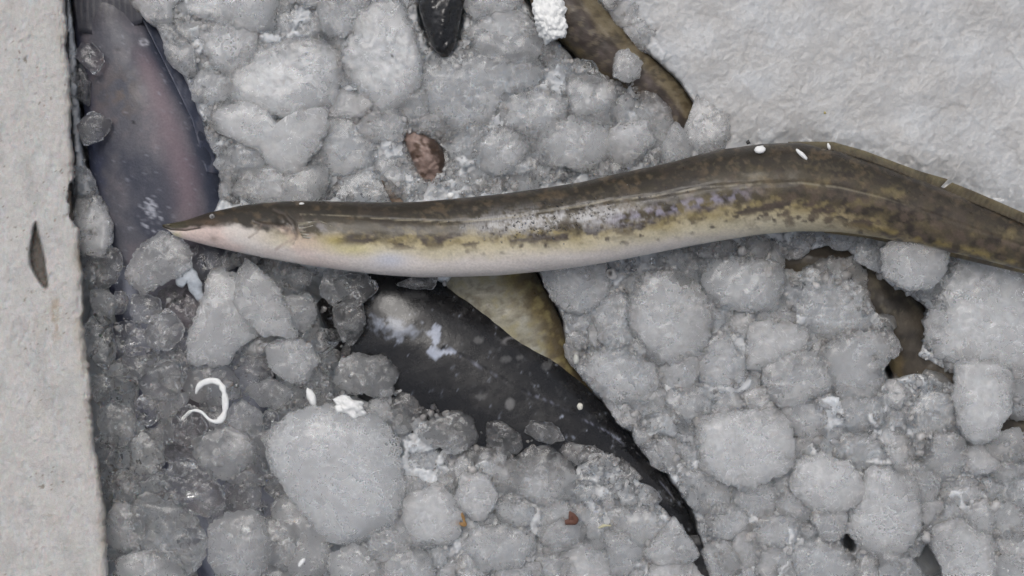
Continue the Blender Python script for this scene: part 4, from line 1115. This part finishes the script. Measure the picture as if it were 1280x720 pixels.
T('02', [(1000,420),(1100,440),(1200,540),(1230,620),(1220,700),(1120,740),(1060,650),(1010,540)], .35, .5, 0, 'pinkish ice hollow below the big smooth slab', warm=.6, z=-2)
T('02', [(1000,210),(1040,160),(1130,110),(1250,95),(1390,125),(1465,215),(1490,410),(1440,545),(1300,590),(1210,550),(1110,430),(1030,310)], .28, .5, 0, 'big smooth oval ice slab, the largest piece in the heap', z=6, noise=.04, fine=.015)
T('02', [(975,115),(1010,95),(1035,110),(1030,150),(985,170)], .7, .9, 0, 'pea-sized ice nub at the upper corner of the big smooth slab', z=6)
T('02', [(360,110),(420,60),(490,110),(495,210),(430,230),(365,170)], .65, .6, 0, 'granular glassy ice at the foam wall left of the plastic strip', z=1)
T('02', [(490,210),(560,180),(610,230),(605,330),(540,360),(490,310)], .8, .6, 0, 'melting clear ice left of the crystal-clear piece', z=-1)
T('02', [(500,60),(560,40),(600,90),(590,160),(520,150)], .85, .8, 0, 'small glassy ice ring left of the curled plastic strip', z=2)
T('02', [(830,90),(930,60),(980,120),(950,190),(850,160)], .5, .6, 0, 'cloudy ice lump right of the curled plastic strip', z=1)
T('02', [(930,0),(1060,-20),(1090,50),(1020,95),(930,60)], .5, .6, 0, 'grey clear ice lump left of the narrow foam sliver', z=2)
T('02', [(980,520),(1090,510),(1110,600),(1060,690),(990,680)], .55, .6, 0, 'sugary ice patch between the notched lump and the pinkish hollow', z=2)
T('02', [(1230,640),(1330,600),(1420,650),(1420,760),(1260,770)], .3, .6, 0, 'pale ice lump at the lower edge below the big smooth slab', z=4)
# --- lower middle
T('12', [(690,150),(760,135),(825,170),(825,220),(760,215),(700,180)], .7, .9, 0, 'clear ice nugget overlapping the lower flank of the black fish', z=10)
T('12', [(890,270),(930,235),(990,250),(1015,310),(960,335),(900,320)], .6, .8, 0, 'grey clear ice nugget near the narrowing tail of the black fish', z=6)
T('12', [(410,390),(520,320),(560,370),(575,480),(520,500),(440,440)], .12, .6, 5, 'pointed white ice chunk below the black fish belly')
T('12', [(230,450),(330,380),(430,440),(440,530),(390,580),(290,580)], .15, .6, 4, 'rounded white ice chunk right of the big smooth slab')
T('12', [(830,390),(880,360),(990,375),(985,415),(900,420),(840,425)], .75, .8, 5, 'long shiny ice sliver left of the black fish tail')
T('12', [(580,430),(700,430),(710,500),(640,540),(585,500)], .3, .6, 2, 'greyish ice chunk above the red-brown husk')
T('12', [(660,290),(730,225),(830,240),(880,330),(850,420),(720,430),(650,370)], .22, .55, 4, 'snowy ice mound between the black fish and the red-brown husk')
T('12', [(840,600),(920,590),(1005,600),(1010,760),(840,760)], .15, .5, 3, 'flat pale ice block at the lower edge under the red-brown husk')
T('12', [(130,650),(210,610),(310,630),(340,700),(320,770),(120,770)], .25, .5, 2, 'grainy ice block at the lower edge under the straw bit')
T('12', [(1010,390),(1060,360),(1105,390),(1095,450),(1030,450)], .6, .8, 4, 'glassy ice nub in the curve of the black fish tail')
T('12', [(1105,380),(1145,370),(1200,420),(1190,455),(1130,440)], .65, .8, 4, 'round ice bead touching the black fish tail')
T('12', [(500,250),(600,230),(660,290),(640,400),(560,360),(500,310)], .3, .6, 3, 'frosted ice chunk above the pointed white chunk')
T('12', [(320,130),(420,90),(520,120),(500,220),(380,240),(310,200)], .5, .6, 3, 'crumbly glassy ice heap along the black fish belly')
T('12', [(190,90),(240,30),(310,70),(320,140),(250,180),(195,150)], .55, .7, 3, 'crumbly ice knob at the left end of the black fish belly')
T('12', [(540,140),(620,130),(690,190),(650,260),(560,230)], .55, .7, 3, 'translucent ice knob beside the clear nugget on the black fish')
T('12', [(1030,480),(1110,450),(1190,480),(1230,560),(1130,600),(1040,560)], .3, .5, 2, 'coarse ice block left of the tip of the black fish tail')
T('12', [(470,560),(620,540),(720,560),(700,660),(560,680),(470,640)], .3, .4, 1, 'flat greyish ice between the straw bit and the red-brown husk')
# --- middle right
T('11', [(725,300),(860,260),(1000,265),(1010,330),(960,410),(860,435),(790,390)], .2, .6, 4, 'pale ice slab tucked under the eel belly right of the olive fish')
T('11', [(1100,420),(1130,350),(1250,330),(1330,390),(1370,520),(1280,620),(1170,590),(1090,510)], .12, .5, 6, 'big milky ice mound under the middle of the eel')
T('11', [(895,620),(960,580),(1060,590),(1170,640),(1190,740),(1000,770),(900,690)], .2, .55, 4, 'rounded ice slab to the right of the oval grey-white pellet')
T('11', [(830,450),(880,425),(935,450),(920,510),(860,515)], .45, .8, 3, 'crumbly ice nub at the edge of the olive fish, upper one')
T('11', [(840,525),(900,510),(920,560),(880,590),(845,575)], .5, .8, 3, 'crumbly ice nub at the edge of the olive fish, lower one')
T('11', [(960,420),(1030,350),(1095,400),(1090,500),(1110,560),(980,560)], .25, .55, 4, 'frosted ice chunk left of the big milky mound')
T('11', [(170,325),(300,310),(440,320),(400,355),(230,362)], .8, .5, 0, 'thin wet ice crust between the eel belly and the black fish', z=8)
T('11', [(0,310),(90,300),(130,350),(110,420),(30,430),(-20,380)], .6, .8, 0, 'knobbly ice lump at the left end of the black fish below the eel', z=6)
T('11', [(15,450),(70,430),(95,480),(80,525),(30,525)], .75, .9, 0, 'shiny ice bead at the left end of the black fish', z=6)
T('11', [(60,640),(140,600),(200,650),(225,740),(120,760),(60,720)], .5, .7, 0, 'round grey ice lump against the left flank of the black fish', z=7)
T('11', [(1010,265),(1090,250),(1170,245),(1150,320),(1060,320)], .8, .5, 0, 'dim clear ice in the shade under the eel belly', z=-2)
T('11', [(1170,240),(1280,225),(1340,260),(1280,330),(1180,300)], .55, .6, 2, 'glinting ice lump right under the eel belly')
# --- right
T('21', [(760,210),(860,150),(930,128),(990,135),(1012,170),(1000,215),(975,300),(930,350),(850,355),(770,310)], .2, .9, 0, 'smooth rounded ice piece overlapping the lower edge of the eel', z=24, noise=.05, fine=.015)
T('21', [(860,370),(970,330),(990,400),(930,440),(890,410)], .3, .7, 3, 'ridged ice piece below the smooth one that overlaps the eel')
T('21', [(980,320),(1050,270),(1120,240),(1145,290),(1200,290),(1290,320),(1300,600),(1180,690),(1100,690),(990,650),(890,590),(900,500),(960,420)], .14, .42, 5, 'huge pale ice block under the eel at the right edge')
T('21', [(410,420),(440,330),(500,255),(620,255),(665,310),(660,380),(710,450),(640,520),(500,530),(420,480)], .3, .6, 5, 'sparkling frosted ice chunk left of the buried eel')
T('21', [(530,600),(640,540),(750,520),(765,620),(740,740),(560,740)], .18, .55, 4, 'pale square ice chunk below the sparkling frosted one')
T('21', [(90,310),(180,250),(300,260),(360,320),(350,420),(260,440),(140,400)], .25, .6, 4, 'greyish ice chunk just under the eel, left of a crevice')
T('21', [(365,300),(430,290),(470,330),(420,420),(370,410)], .5, .7, 2, 'translucent ice wedge between the greyish and the sparkling chunk')
T('21', [(700,460),(780,455),(825,480),(800,510),(720,515)], .55, .8, 5, 'small ice sliver on the near edge of the buried eel')
T('21', [(780,510),(840,475),(870,510),(860,560),(800,575)], .65, .8, 5, 'translucent ice nub on the buried eel')
T('21', [(800,640),(850,600),(920,640),(900,690),(900,740),(800,740)], .4, .7, 3, 'frosted ice lump in front of the golden flank of the buried eel')
T('21', [(0,400),(80,370),(150,440),(160,480),(60,530),(-20,480)], .2, .6, 4, 'white ice lump left of the greyish chunk under the eel')
T('21', [(240,530),(330,490),(450,520),(470,600),(380,660),(260,640)], .15, .6, 4, 'rounded white ice lump in the middle of the right heap')
T('21', [(180,470),(260,440),(300,480),(250,540),(190,520)], .3, .7, 3, 'small ice nub above the rounded white lump of the right heap')
T('21', [(340,620),(460,600),(540,640),(560,740),(400,780),(330,700)], .18, .5, 4, 'low white ice lump between the rounded lump and the square chunk')
T('21', [(60,560),(170,540),(250,620),(220,720),(100,720),(40,640)], .18, .5, 4, 'low white ice slab left of the rounded white lump')
T('21', [(610,200),(700,190),(770,220),(770,310),(700,280),(640,240)], .5, .4, 0, 'grey wet ice ledge right under the belly edge of the eel', z=8)
T('21', [(0,270),(80,240),(160,250),(100,310),(20,350)], .5, .6, 1, 'translucent ice chip under the eel belly left of the greyish chunk')
T('21', [(520,530),(700,500),(740,520),(640,545),(560,580)], .6, .7, 3, 'thin translucent ice wedge under the sparkling frosted chunk')
# --- lower right
T('22', [(45,190),(110,140),(220,110),(330,120),(380,190),(400,280),(350,340),(240,370),(140,330),(70,280)], .1, .55, 6, 'large rounded white ice boulder right of the black fish')
T('22', [(340,90),(430,20),(500,60),(540,150),(500,200),(400,170)], .14, .6, 5, 'white ice boulder to the upper right of the large rounded one')
T('22', [(420,330),(520,270),(640,310),(675,390),(640,450),(500,460),(430,410)], .14, .55, 5, 'broad white ice boulder below the crumbly grey patch')
T('22', [(690,370),(770,330),(850,370),(870,470),(850,570),(780,630),(690,600),(640,520)], .1, .55, 6, 'tall smooth white ice boulder right of the broad one')
T('22', [(1030,20),(1040,-50),(1100,-80),(1200,-60),(1222,60),(1220,120),(1130,215),(1060,170)], .1, .6, 7, 'drooping white ice boulder under the huge pale block')
T('22', [(945,540),(1050,530),(1140,580),(1190,740),(1000,750),(960,640)], .12, .5, 5, 'flat white ice block at the lower edge right of the tall smooth boulder')
T('22', [(490,480),(540,460),(620,490),(625,560),(550,580),(495,530)], .22, .7, 4, 'small rounded ice lump left of the tall smooth boulder')
T('22', [(800,330),(880,300),(960,350),(950,430),(860,430)], .3, .6, 3, 'frosted ice chunk upper right of the tall smooth boulder')
T('22', [(940,370),(1030,340),(1130,370),(1130,440),(1020,450),(950,420)], .3, .6, 3, 'frosted ice chunk above the flat white block at the lower edge')
T('22', [(1160,330),(1210,280),(1275,310),(1270,350),(1190,355)], .35, .7, 4, 'pale yellowish ice chip near the right edge', warm=.9)
T('22', [(830,220),(880,190),(945,220),(930,280),(860,275)], .65, .8, 3, 'glassy round ice bead left of the drooping boulder')
T('22', [(860,110),(910,30),(1010,40),(1030,150),(950,190),(870,170)], .4, .5, 2, 'dimpled brownish ice patch beside the drooping boulder', warm=.7)
T('22', [(1140,470),(1230,440),(1300,470),(1290,570),(1180,560)], .2, .6, 3, 'warm white ice lump at the right edge', warm=.8)
T('22', [(560,220),(640,170),(740,200),(780,270),(690,310),(580,280)], .4, .5, 2, 'crumbly grey ice patch above the broad white boulder')
T('22', [(260,540),(340,480),(440,490),(450,580),(350,610),(270,600)], .35, .55, 3, 'frosted ice chunk below the large rounded boulder')
T('22', [(20,300),(90,350),(190,390),(160,480),(60,470),(10,400)], .45, .55, 2, 'grey grainy ice chunk along the black fish tail')
T('22', [(80,470),(180,450),(260,500),(210,570),(100,570)], .3, .5, 2, 'pale grainy ice chunk right of the black fish tail tip')
T('22', [(430,600),(560,590),(660,640),(640,760),(450,760)], .35, .5, 2, 'rough grey ice block at the lower edge left of the tall boulder')
T('22', [(590,40),(690,10),(760,60),(740,160),(640,160),(580,110)], .35, .5, 2, 'frosted ice chunk below the pale square chunk')
T('22', [(1180,170),(1290,160),(1300,260),(1210,290),(1150,240)], .35, .5, 2, 'yellow-tinged ice chunk under the dark gap at the right edge', warm=.9)


# ------------------------------------------------------------------ the many anonymous lumps
ALLK = np.zeros_like(gx, bool)
for k in KEEP: ALLK |= inpoly(gx, gy, k)
dil = gblur(ALLK.astype(float), 2.2)

REG = [
    ('left', lambda x, y: inpoly(np.array(x), np.array(y), Z_LEFT), 'small glassy lump of ice over the dark gap between foam wall and eel head', 'glassy ice lumps by the foam wall'),
    ('slush', lambda x, y: inpoly(np.array(x), np.array(y), Z_SLUSH), 'low whitish lump half sunk in the smooth slush above the eel tail', 'lumps in the slush above the eel tail'),
    ('top', lambda x, y: y < 300 and x < 900, 'small frosted lump of ice between the grey fish and the brown fish, above the eel', 'frosted ice lumps above the eel'),
    ('mid', lambda x, y: x < 880, 'small frosted lump of ice heaped below the black fish', 'frosted ice lumps below the black fish'),
    ('right', lambda x, y: True, 'small frosted lump of ice in the heap between black fish and eel tail', 'frosted ice lumps right of the black fish'),
]
used_lab = set()
LAB = np.full(gx.shape, -2, int)                 # which lump owns each spot of the heap; -2 free, -1 fish or wall
for q, (p, cx, cy) in enumerate(POLYS): LAB[inpoly(wx, wy, p)] = q
taken = LAB >= 0
LAB[(dil > 0.35) | (gx < wallx + 3)] = -1
inview = (gx > 85) & (gx < 1295) & (gy > -15) & (gy < 735)
free = (LAB == -2) & inview & (slush < 0.6)
core = gblur(free.astype(float), 2.5)            # prefer the middle of gaps
seeds = []
fi, fj = np.nonzero(free & (core > 0.45))
order = rng.permutation(len(fi))
MAXN = 299 - N_ICE[0]
for spacing in (40, 33, 28, 24, 20, 17, 14, 12):
    for q in order:
        if len(seeds) >= MAXN: break
        x, y = gx[fi[q], fj[q]], gy[fi[q], fj[q]]
        lf = leftz[fi[q], fj[q]] > 0.5
        sp = spacing * (0.85 if lf else 1.0)
        if core[fi[q], fj[q]] < 0.45 + spacing * 0.012: continue
        if all((x - a) ** 2 + (y - b) ** 2 > sp * sp for a, b in seeds): seeds.append((x, y))
best = np.full(gx.shape, 1e9); own = np.full(gx.shape, -1, int)
for q, (x, y) in enumerate(seeds):
    an_, st_ = rng.uniform(0, math.pi), rng.uniform(1.0, 1.55)
    ca_, sa_ = math.cos(an_), math.sin(an_)
    wx2, wy2 = 1.6 * wx - 0.6 * gx, 1.6 * wy - 0.6 * gy
    d = (((wx2 - x) * ca_ + (wy2 - y) * sa_) / st_) ** 2 + ((-(wx2 - x) * sa_ + (wy2 - y) * ca_) * st_) ** 2
    c = d < best
    best[c] = d[c]; own[c] = q
NT_ = len(POLYS)
fr = LAB == -2
LAB[fr] = own[fr] + NT_
th_ = np.linspace(-math.pi, math.pi, 96, endpoint=False)
rr_ = np.arange(1.5, 44, 1.25)
for q, (x, y) in enumerate(seeds):
    sx = x + np.cos(th_)[:, None] * rr_; sy = y - np.sin(th_)[:, None] * rr_
    ii = np.clip(np.round((sx - GX[0]) / GS).astype(int), 0, len(GX) - 1); jj = np.clip(np.round((sy - GY[0]) / GS).astype(int), 0, len(GY) - 1)
    out = LAB[ii, jj] != q + NT_
    R = np.where(out.any(1), rr_[np.argmax(out, 1)], rr_[-1])
    kz = np.exp(-0.5 * (np.arange(-4, 5) / 1.1) ** 2); kz /= kz.sum()
    R = np.convolve(np.concatenate([R[-4:], R, R[:4]]), kz, 'valid')
    R = np.maximum(R, 4.0)
    reg = next(w for w in REG if w[1](x, y))
    left = reg[0] == 'left'
    cl = float(rng.uniform(0.55, 1.0) if left else rng.choice([0.1, 0.1, 0.1, 0.25, 0.25, 0.45, 0.45, 0.65]))
    tz = rng.uniform(0.55, 0.85) * R.mean() * 0.5
    zc = bed_at(x, y) - 0.40 * tz + rng.uniform(-3.0, 3.0)
    if left: zc = rng.uniform(-12, 0)
    tilt = (rng.uniform(-0.30, 0.30), rng.uniform(-0.30, 0.30), 0)
    me = chunk_mesh(th_, R * (1.25 if left else 1.24), cl, tz, 7000 + q * 5, 0.09, 0.03, (D - zc * 0.001) / D)
    o = link('ice_chunk', me, None, P(x, y, zc))
    o.rotation_euler = tilt
    o['warm'] = float(rng.uniform(0, 0.35))
    look = next(w for t, w in ((0.82, 'clear'), (0.60, 'translucent'), (0.38, 'cloudy'), (0.18, 'milky'), (-1, 'white')) if cl >= t)
    lab = reg[2]
    if reg[0] != 'slush':
        for nl_, nx_, ny_ in sorted(CHUNK_LABELS, key=lambda w: (w[1] - x) ** 2 + (w[2] - y) ** 2)[:5]:
            cand = 'small %s ice lump beside the %s' % (look, nl_)
            if len(cand.split()) <= 16 and ' left ' not in cand and ' right ' not in cand and (look, nl_) not in used_lab:
                used_lab.add((look, nl_)); lab = cand; break
    tag(o, lab, 'ice', reg[3])
    N_ICE[0] += 1

# granules: beyond counting, one mesh
gvar = []
for q in range(14):
    U, Ff = ice_shape(2, 5000 + q * 11, 10, 0.66, 0.14, 0.05)
    gvar.append((U * np.array([1, 0.85, 0.75]), Ff))
GR = {True: ([], [], [], [0]), False: ([], [], [], [0])}
NG = 5500
edge_lab = (np.abs(np.diff(LAB, axis=0, append=LAB[-1:])) + np.abs(np.diff(LAB, axis=1, append=LAB[:, -1:]))) > 0
crev = gblur(edge_lab.astype(float), 1.6)
cnt = 0
Kdist = gblur(ALLK.astype(float), 7)
while cnt < NG:
    px, py = rng.uniform(100, 1300), rng.uniform(-20, 740)
    if px < np.interp(py, [0, 300, 720], [88, 106, 143]) + 4: continue
    i = int(np.clip((px - GX[0]) / GS, 0, len(GX) - 1)); j = int(np.clip((py - GY[0]) / GS, 0, len(GY) - 1))
    if dil[i, j] > 0.22: continue
    nearf = Kdist[i, j] > 0.03
    sl, lf = slush[i, j], leftz[i, j]
    if rng.random() < 2.2 * sl: continue
    if not nearf and lf < 0.5 and sl < 0.5 and rng.random() > 2.6 * crev[i, j] - 0.1: continue
    r = rng.gamma(2.2, 0.45) + 0.5
    r = min(r, 4.6)
    if sl > 0.5: r *= 0.5
    U, Ff = gvar[rng.integers(len(gvar))]
    R = np.array(Euler((rng.uniform(0, 6.28), rng.uniform(0, 6.28), rng.uniform(0, 6.28))).to_matrix())
    zz = bed[i, j] + rng.uniform(0.0, 5.0) * (1 - 0.95 * sl)
    if lf > 0.5:
        if rng.random() < 0.66: continue
        zz = rng.uniform(-14, 4)
    glassy = lf > 0.4 or (sl < 0.3 and rng.random() < 0.6)
    gv, gf, gw, go = GR[bool(glassy)]
    gv.append(U @ R.T * r * 0.001 + P(px, py, zz)); gf.append(Ff + go[0]); go[0] += len(U)
    gw.append(np.full(len(U), 0.8 * sl)); cnt += 1
for q in range(260):
    px, t = rng.normal(700, 75), rng.normal(0.42, 0.10)
    yt, yb = np.interp(px, et[:, 0], et[:, 1]), np.interp(px, eb[:, 0], eb[:, 1])
    zs = np.interp(px, xs, zt) + np.interp(px, xs, ht) * math.sqrt(max(0.0, 1 - (2 * t - 1) ** 2))
    r = rng.uniform(0.25, 0.75)
    U, Ff = gvar[rng.integers(len(gvar))]
    gv, gf, gw, go = GR[True]
    gv.append(U * r * np.array([1, 1, 0.6]) * 0.001 + P(px, yt + (yb - yt) * t, zs)); gf.append(Ff + go[0]); go[0] += len(U); gw.append(np.zeros(len(U)))
for glassy, nm, mt, lb in ((True, 'glassy_ice_granules', MAT_GRAN, 'glassy fine granules of crushed ice by the foam wall and round the fish edges'),
                           (False, 'frosted_ice_granules', MAT_GRAN_W, 'countless frosted fine granules of crushed ice between the larger chunks')):
    gv, gf, gw, go = GR[glassy]
    me = mesh_np(nm, np.concatenate(gv), np.concatenate(gf), {'warm': np.concatenate(gw)}, mt, smooth_shade=False)
    tag(link(nm, me), lb, 'ice granules', kind='stuff')

# ------------------------------------------------------------------ small debris
M_WFOAM = plain('white_foam_crumb', (0.86, 0.86, 0.84), 0.6, 500, 0.0006, sss=0.3, var=0.05)
def lump_obj(name, px, py, z, r_mm, sc, mat, label, cat, seed, sub=3, amp=0.3, group=None, rot=0):
    Vv, Ff = ico(sub)
    d = Vv * (1 + amp * fbm(Vv[:, 0] * 2.4, Vv[:, 1] * 2.4, Vv[:, 2] * 2.4, seed=seed, octv=3))[:, None] * np.array(sc) * r_mm * 0.001
    o = link(name, mesh_np(name, d, Ff, None, mat), None, P(px, py, z))
    o.rotation_euler = (0, 0, rot)
    return tag(o, label, cat, group)

# big torn crumb: one knobbly lump
cpoly = [(665, 12), (671, -6), (700, -6), (707, 12), (705, 22), (708, 34), (707, 48), (694, 51), (683, 56), (675, 46), (667, 30)]
g_, R_ = outline_radius(cpoly, 687, 24)
U, Ff = ice_shape(6, 4242, 9, 0.75, 0.10, 0.03)
th = np.arctan2(U[:, 1], U[:, 0]); hr = np.hypot(U[:, 0], U[:, 1])
Rt = np.interp(th, np.concatenate([g_, [math.pi]]), np.concatenate([R_, R_[:1]])) * 0.5
xm = U[:, 0] / np.maximum(hr, 1e-6) * Rt * np.minimum(hr * 1.08, 1.02) ** 0.85
ym = U[:, 1] / np.maximum(hr, 1e-6) * Rt * np.minimum(hr * 1.08, 1.02) ** 0.85
zm = np.sign(U[:, 2]) * np.abs(U[:, 2]) ** 0.75 * 9.0
wfa, wfb, wci = worley(xm / 3.4 + 0.3 * zm / 3.4, ym / 3.4 + 0.25 * zm / 3.4, seed=88)
knob = (0.55 - wfa) * 2.6 * (0.6 + 0.8 * wci) + fbm(xm / 1.5, ym / 1.5, zm / 1.5, seed=89, octv=3) * 0.9
Vl = np.stack([xm, ym, zm], 1); Vl = Vl + Vl / np.maximum(np.linalg.norm(Vl, axis=1)[:, None], 1e-6) * knob[:, None]
o = link('foam_crumb', mesh_np('foam_crumb', Vl * 0.001, Ff, None, M_WFOAM), None, P(687, 24, 13))
tag(o, 'large knobbly white foam crumb lying beside the brown fish', 'foam crumb', 'white foam crumbs')

lump_obj('foam_crumb', 437, 508, 13, 6.2, (1.5, 0.85, 0.7), M_WFOAM, 'pair-sized lumpy white foam crumb at the top of the big smooth ice slab', 'foam crumb', 12, 4, 0.55, 'white foam crumbs', -0.4)
lump_obj('foam_crumb', 389, 496, 8, 3.6, (0.75, 1.6, 0.6), M_WFOAM, 'narrow white foam sliver just left of the lumpy crumb on the ice slab', 'foam crumb', 13, 3, 0.25, 'white foam crumbs', 0.4)
lump_obj('foam_crumb', 950, 187, 45.5, 2.6, (1.25, 0.9, 0.5), M_WFOAM, 'round white speck on the back of the spotted eel', 'foam crumb', 14, 3, 0.3, 'white foam crumbs', 0.1)
lump_obj('foam_crumb', 1002, 193, 47, 2.6, (1.7, 0.5, 0.5), M_WFOAM, 'elongated white sliver on the spotted eel beside the round speck', 'foam crumb', 15, 3, 0.3, 'white foam crumbs', -0.75)
lump_obj('foam_crumb', 1036, 183, 38, 1.4, (0.7, 1.6, 0.6), M_WFOAM, 'tiny white flake at the base of the eel back fin', 'foam crumb', 16, 2, 0.3, 'white foam crumbs', 0.3)
lump_obj('foam_crumb', 377, 254.5, 33, 1.1, (1.5, 0.7, 0.6), M_WFOAM, 'tiny white flake on the dark nape of the spotted eel', 'foam crumb', 17, 2, 0.2, 'white foam crumbs')
lump_obj('foam_crumb', 725, 508, 7.5, 2.2, (0.85, 1.0, 0.6), plain('cream_crumb', (0.66, 0.64, 0.56), 0.5), 'round cream crumb on the rear flank of the black fish', 'crumb', 18, 3, 0.2)
lump_obj('foam_crumb', 720, 449, 6, 2.4, (0.75, 1.35, 0.7), plain('dull_crumb', (0.52, 0.52, 0.48), 0.5), 'oval grey-white pellet in the ice beside the olive fish', 'pellet', 19, 3, 0.15)
lump_obj('foam_crumb', 308, 663, 9, 2.2, (1.2, 0.9, 0.6), M_WFOAM, 'small white flake on the frosted ice left of the big smooth slab', 'foam crumb', 20, 3, 0.3, 'white foam crumbs')
lump_obj('foam_crumb', 377, 703, 8, 2.3, (0.6, 1.4, 0.6), M_WFOAM, 'slanting white flake on pinkish ice below the big smooth slab', 'foam crumb', 21, 3, 0.3, 'white foam crumbs', -0.6)
lump_obj('foam_crumb', 563, 244.5, 14, 2.2, (1.0, 0.9, 0.7), M_WFOAM, 'small round white crumb touching the back of the eel near the fin tip', 'foam crumb', 22, 3, 0.2, 'white foam crumbs')
lump_obj('foam_crumb', 220, 312, 10, 1.1, (1.2, 0.9, 0.6), M_WFOAM, 'tiny white speck on the grey ice plate under the eel snout', 'foam crumb', 23, 2, 0.2, 'white foam crumbs')

# curled strip of white plastic
def strip(name, pts, w_mm, th_mm, mat, label, cat):
    pts = np.array(pts, float); s = np.concatenate([[0], np.cumsum(np.hypot(*np.diff(pts[:, :2], axis=0).T))])
    n = 90; t = np.linspace(0, s[-1], n)
    q = np.stack([np.interp(t, s, pts[:, i]) for i in range(4)], 1)
    k = np.exp(-0.5 * (np.arange(-6, 7) / 2.5) ** 2); k /= k.sum()
    q = np.stack([np.convolve(np.concatenate([2 * q[0, i] - q[6:0:-1, i], q[:, i], 2 * q[-1, i] - q[-2:-8:-1, i]]), k, 'valid') for i in range(4)], 1)
    q[:, 3] *= 1 + 0.35 * vnoise(t / 6.0, t * 0 + 3.3, seed=int(w_mm * 100))
    c = P(q[:, 0], q[:, 1], q[:, 2])
    tg = np.gradient(c, axis=0); tg /= np.linalg.norm(tg, axis=1)[:, None]
    sd = np.stack([-tg[:, 1], tg[:, 0], 0 * tg[:, 0]], 1); sd /= np.linalg.norm(sd, axis=1)[:, None]
    up = np.array([0, 0, 1.0])
    ring = []
    m = 10
    for j in range(m):
        a = 2 * math.pi * j / m
        ring.append(c + sd * (math.cos(a) * w_mm * 0.0005 * q[:, 3])[:, None] + up * (math.sin(a) * th_mm * 0.0005))
    V = np.stack(ring, 1).reshape(-1, 3)
    F = grid_faces(n, m, True)
    o0 = c.mean(0)
    V = np.concatenate([V, [c[0], c[-1]]]); k2 = n * m
    i = np.arange(m); jn = (i + 1) % m
    tri = np.concatenate([F[:, [0, 1, 2]], F[:, [0, 2, 3]], np.stack([np.full(m, k2), jn, i], -1), np.stack([np.full(m, k2 + 1), (n - 1) * m + i, (n - 1) * m + jn], -1)])
    me = mesh_np(name, V - o0, tri, None, mat)
    bm = bmesh.new(); bm.from_mesh(me); bmesh.ops.recalc_face_normals(bm, faces=bm.faces); bm.to_mesh(me); bm.free()
    return tag(link(name, me, None, o0), label, cat)
strip('plastic_strip', [(245, 492, 11, 0.5), (247, 483, 12, 1), (256, 477, 13.5, 1.2), (268, 475, 14.5, 1.0), (277, 480, 15, 1.2), (281, 494, 15, 1.1), (282, 508, 14, 1.2), (280, 520, 13.5, 1.3), (273, 528, 13, 1.2), (262, 526, 12, 0.9), (252, 514, 10, 0.7), (240, 512, 9, 0.7), (228, 524, 8, 0.5)], 3.0, 2.0, M_WFOAM, 'curled white plastic strip shaped like an open ring on clear ice', 'plastic strip')
M_SLIME = plain('pale_flesh', (0.62, 0.66, 0.70), 0.22, 400, 0.0003, sss=0.6, trans=0.25)
strip('pale_barbel', [(222, 338, 6, 2.0), (230, 343, 8, 3.4), (238, 346, 8, 3.2), (243, 352, 8, 2.0), (244, 360, 6, 1.6), (249, 370, 4, 1.2), (252, 374, 3, 0.9)], 4.2, 4.0, M_SLIME, 'pale bluish strand of flesh curling down from the grey ice plate', 'flesh strand')

# dry plant bits
M_STRAW = plain('dry_straw', (0.30, 0.17, 0.06), 0.6); M_RED = plain('red_brown_husk', (0.13, 0.055, 0.035), 0.5)
def vshape(name, pts, w, mat, label, cat): return strip(name, pts, w, w * 0.7, mat, label, cat)
vshape('straw_bit', [(569, 653, 9, 0.6), (576, 655, 9.5, 1.0), (581, 656, 10, 1.1), (580, 650, 10, 1.0), (577, 641, 10.5, 0.6)], 2.0, M_STRAW, 'bent orange-brown bit of straw on the ice below the black fish', 'straw')
vshape('husk_bit', [(706, 653, 9, 0.7), (713, 652, 10, 1.6), (717, 650, 10, 1.5), (715, 645, 11, 1.3), (712, 639, 11, 0.5)], 3.4, M_RED, 'dark red-brown husk fragment on the ice near the black fish tail', 'husk')
vshape('straw_bit', [(748, 660, 9, 0.5), (755, 657, 10, 1.0), (764, 657, 10, 0.5)], 1.6, plain('pale_straw', (0.55, 0.52, 0.34), 0.6), 'pale yellowish straw fleck right of the red-brown husk', 'straw')
vshape('straw_bit', [(1030, 142, 12, 0.4), (1032, 140.5, 12, 1)], 1.6, plain('yellow_fleck', (0.45, 0.38, 0.12), 0.6), 'tiny yellow fleck in the slush above the eel', 'fleck')
vshape('dark_speck', [(933, 179, 18, 0.8), (937, 177, 18, 1.2)], 2.0, plain('black_speck', (0.02, 0.02, 0.02), 0.5), 'tiny black speck on the slush beside the round white speck', 'speck')
vshape('dark_speck', [(489, 70, 14, 0.8), (491, 69, 14, 1.2)], 1.8, plain('grey_speck', (0.08, 0.08, 0.08), 0.5), 'tiny dark speck on the pale ice slab left of the black tail', 'speck')
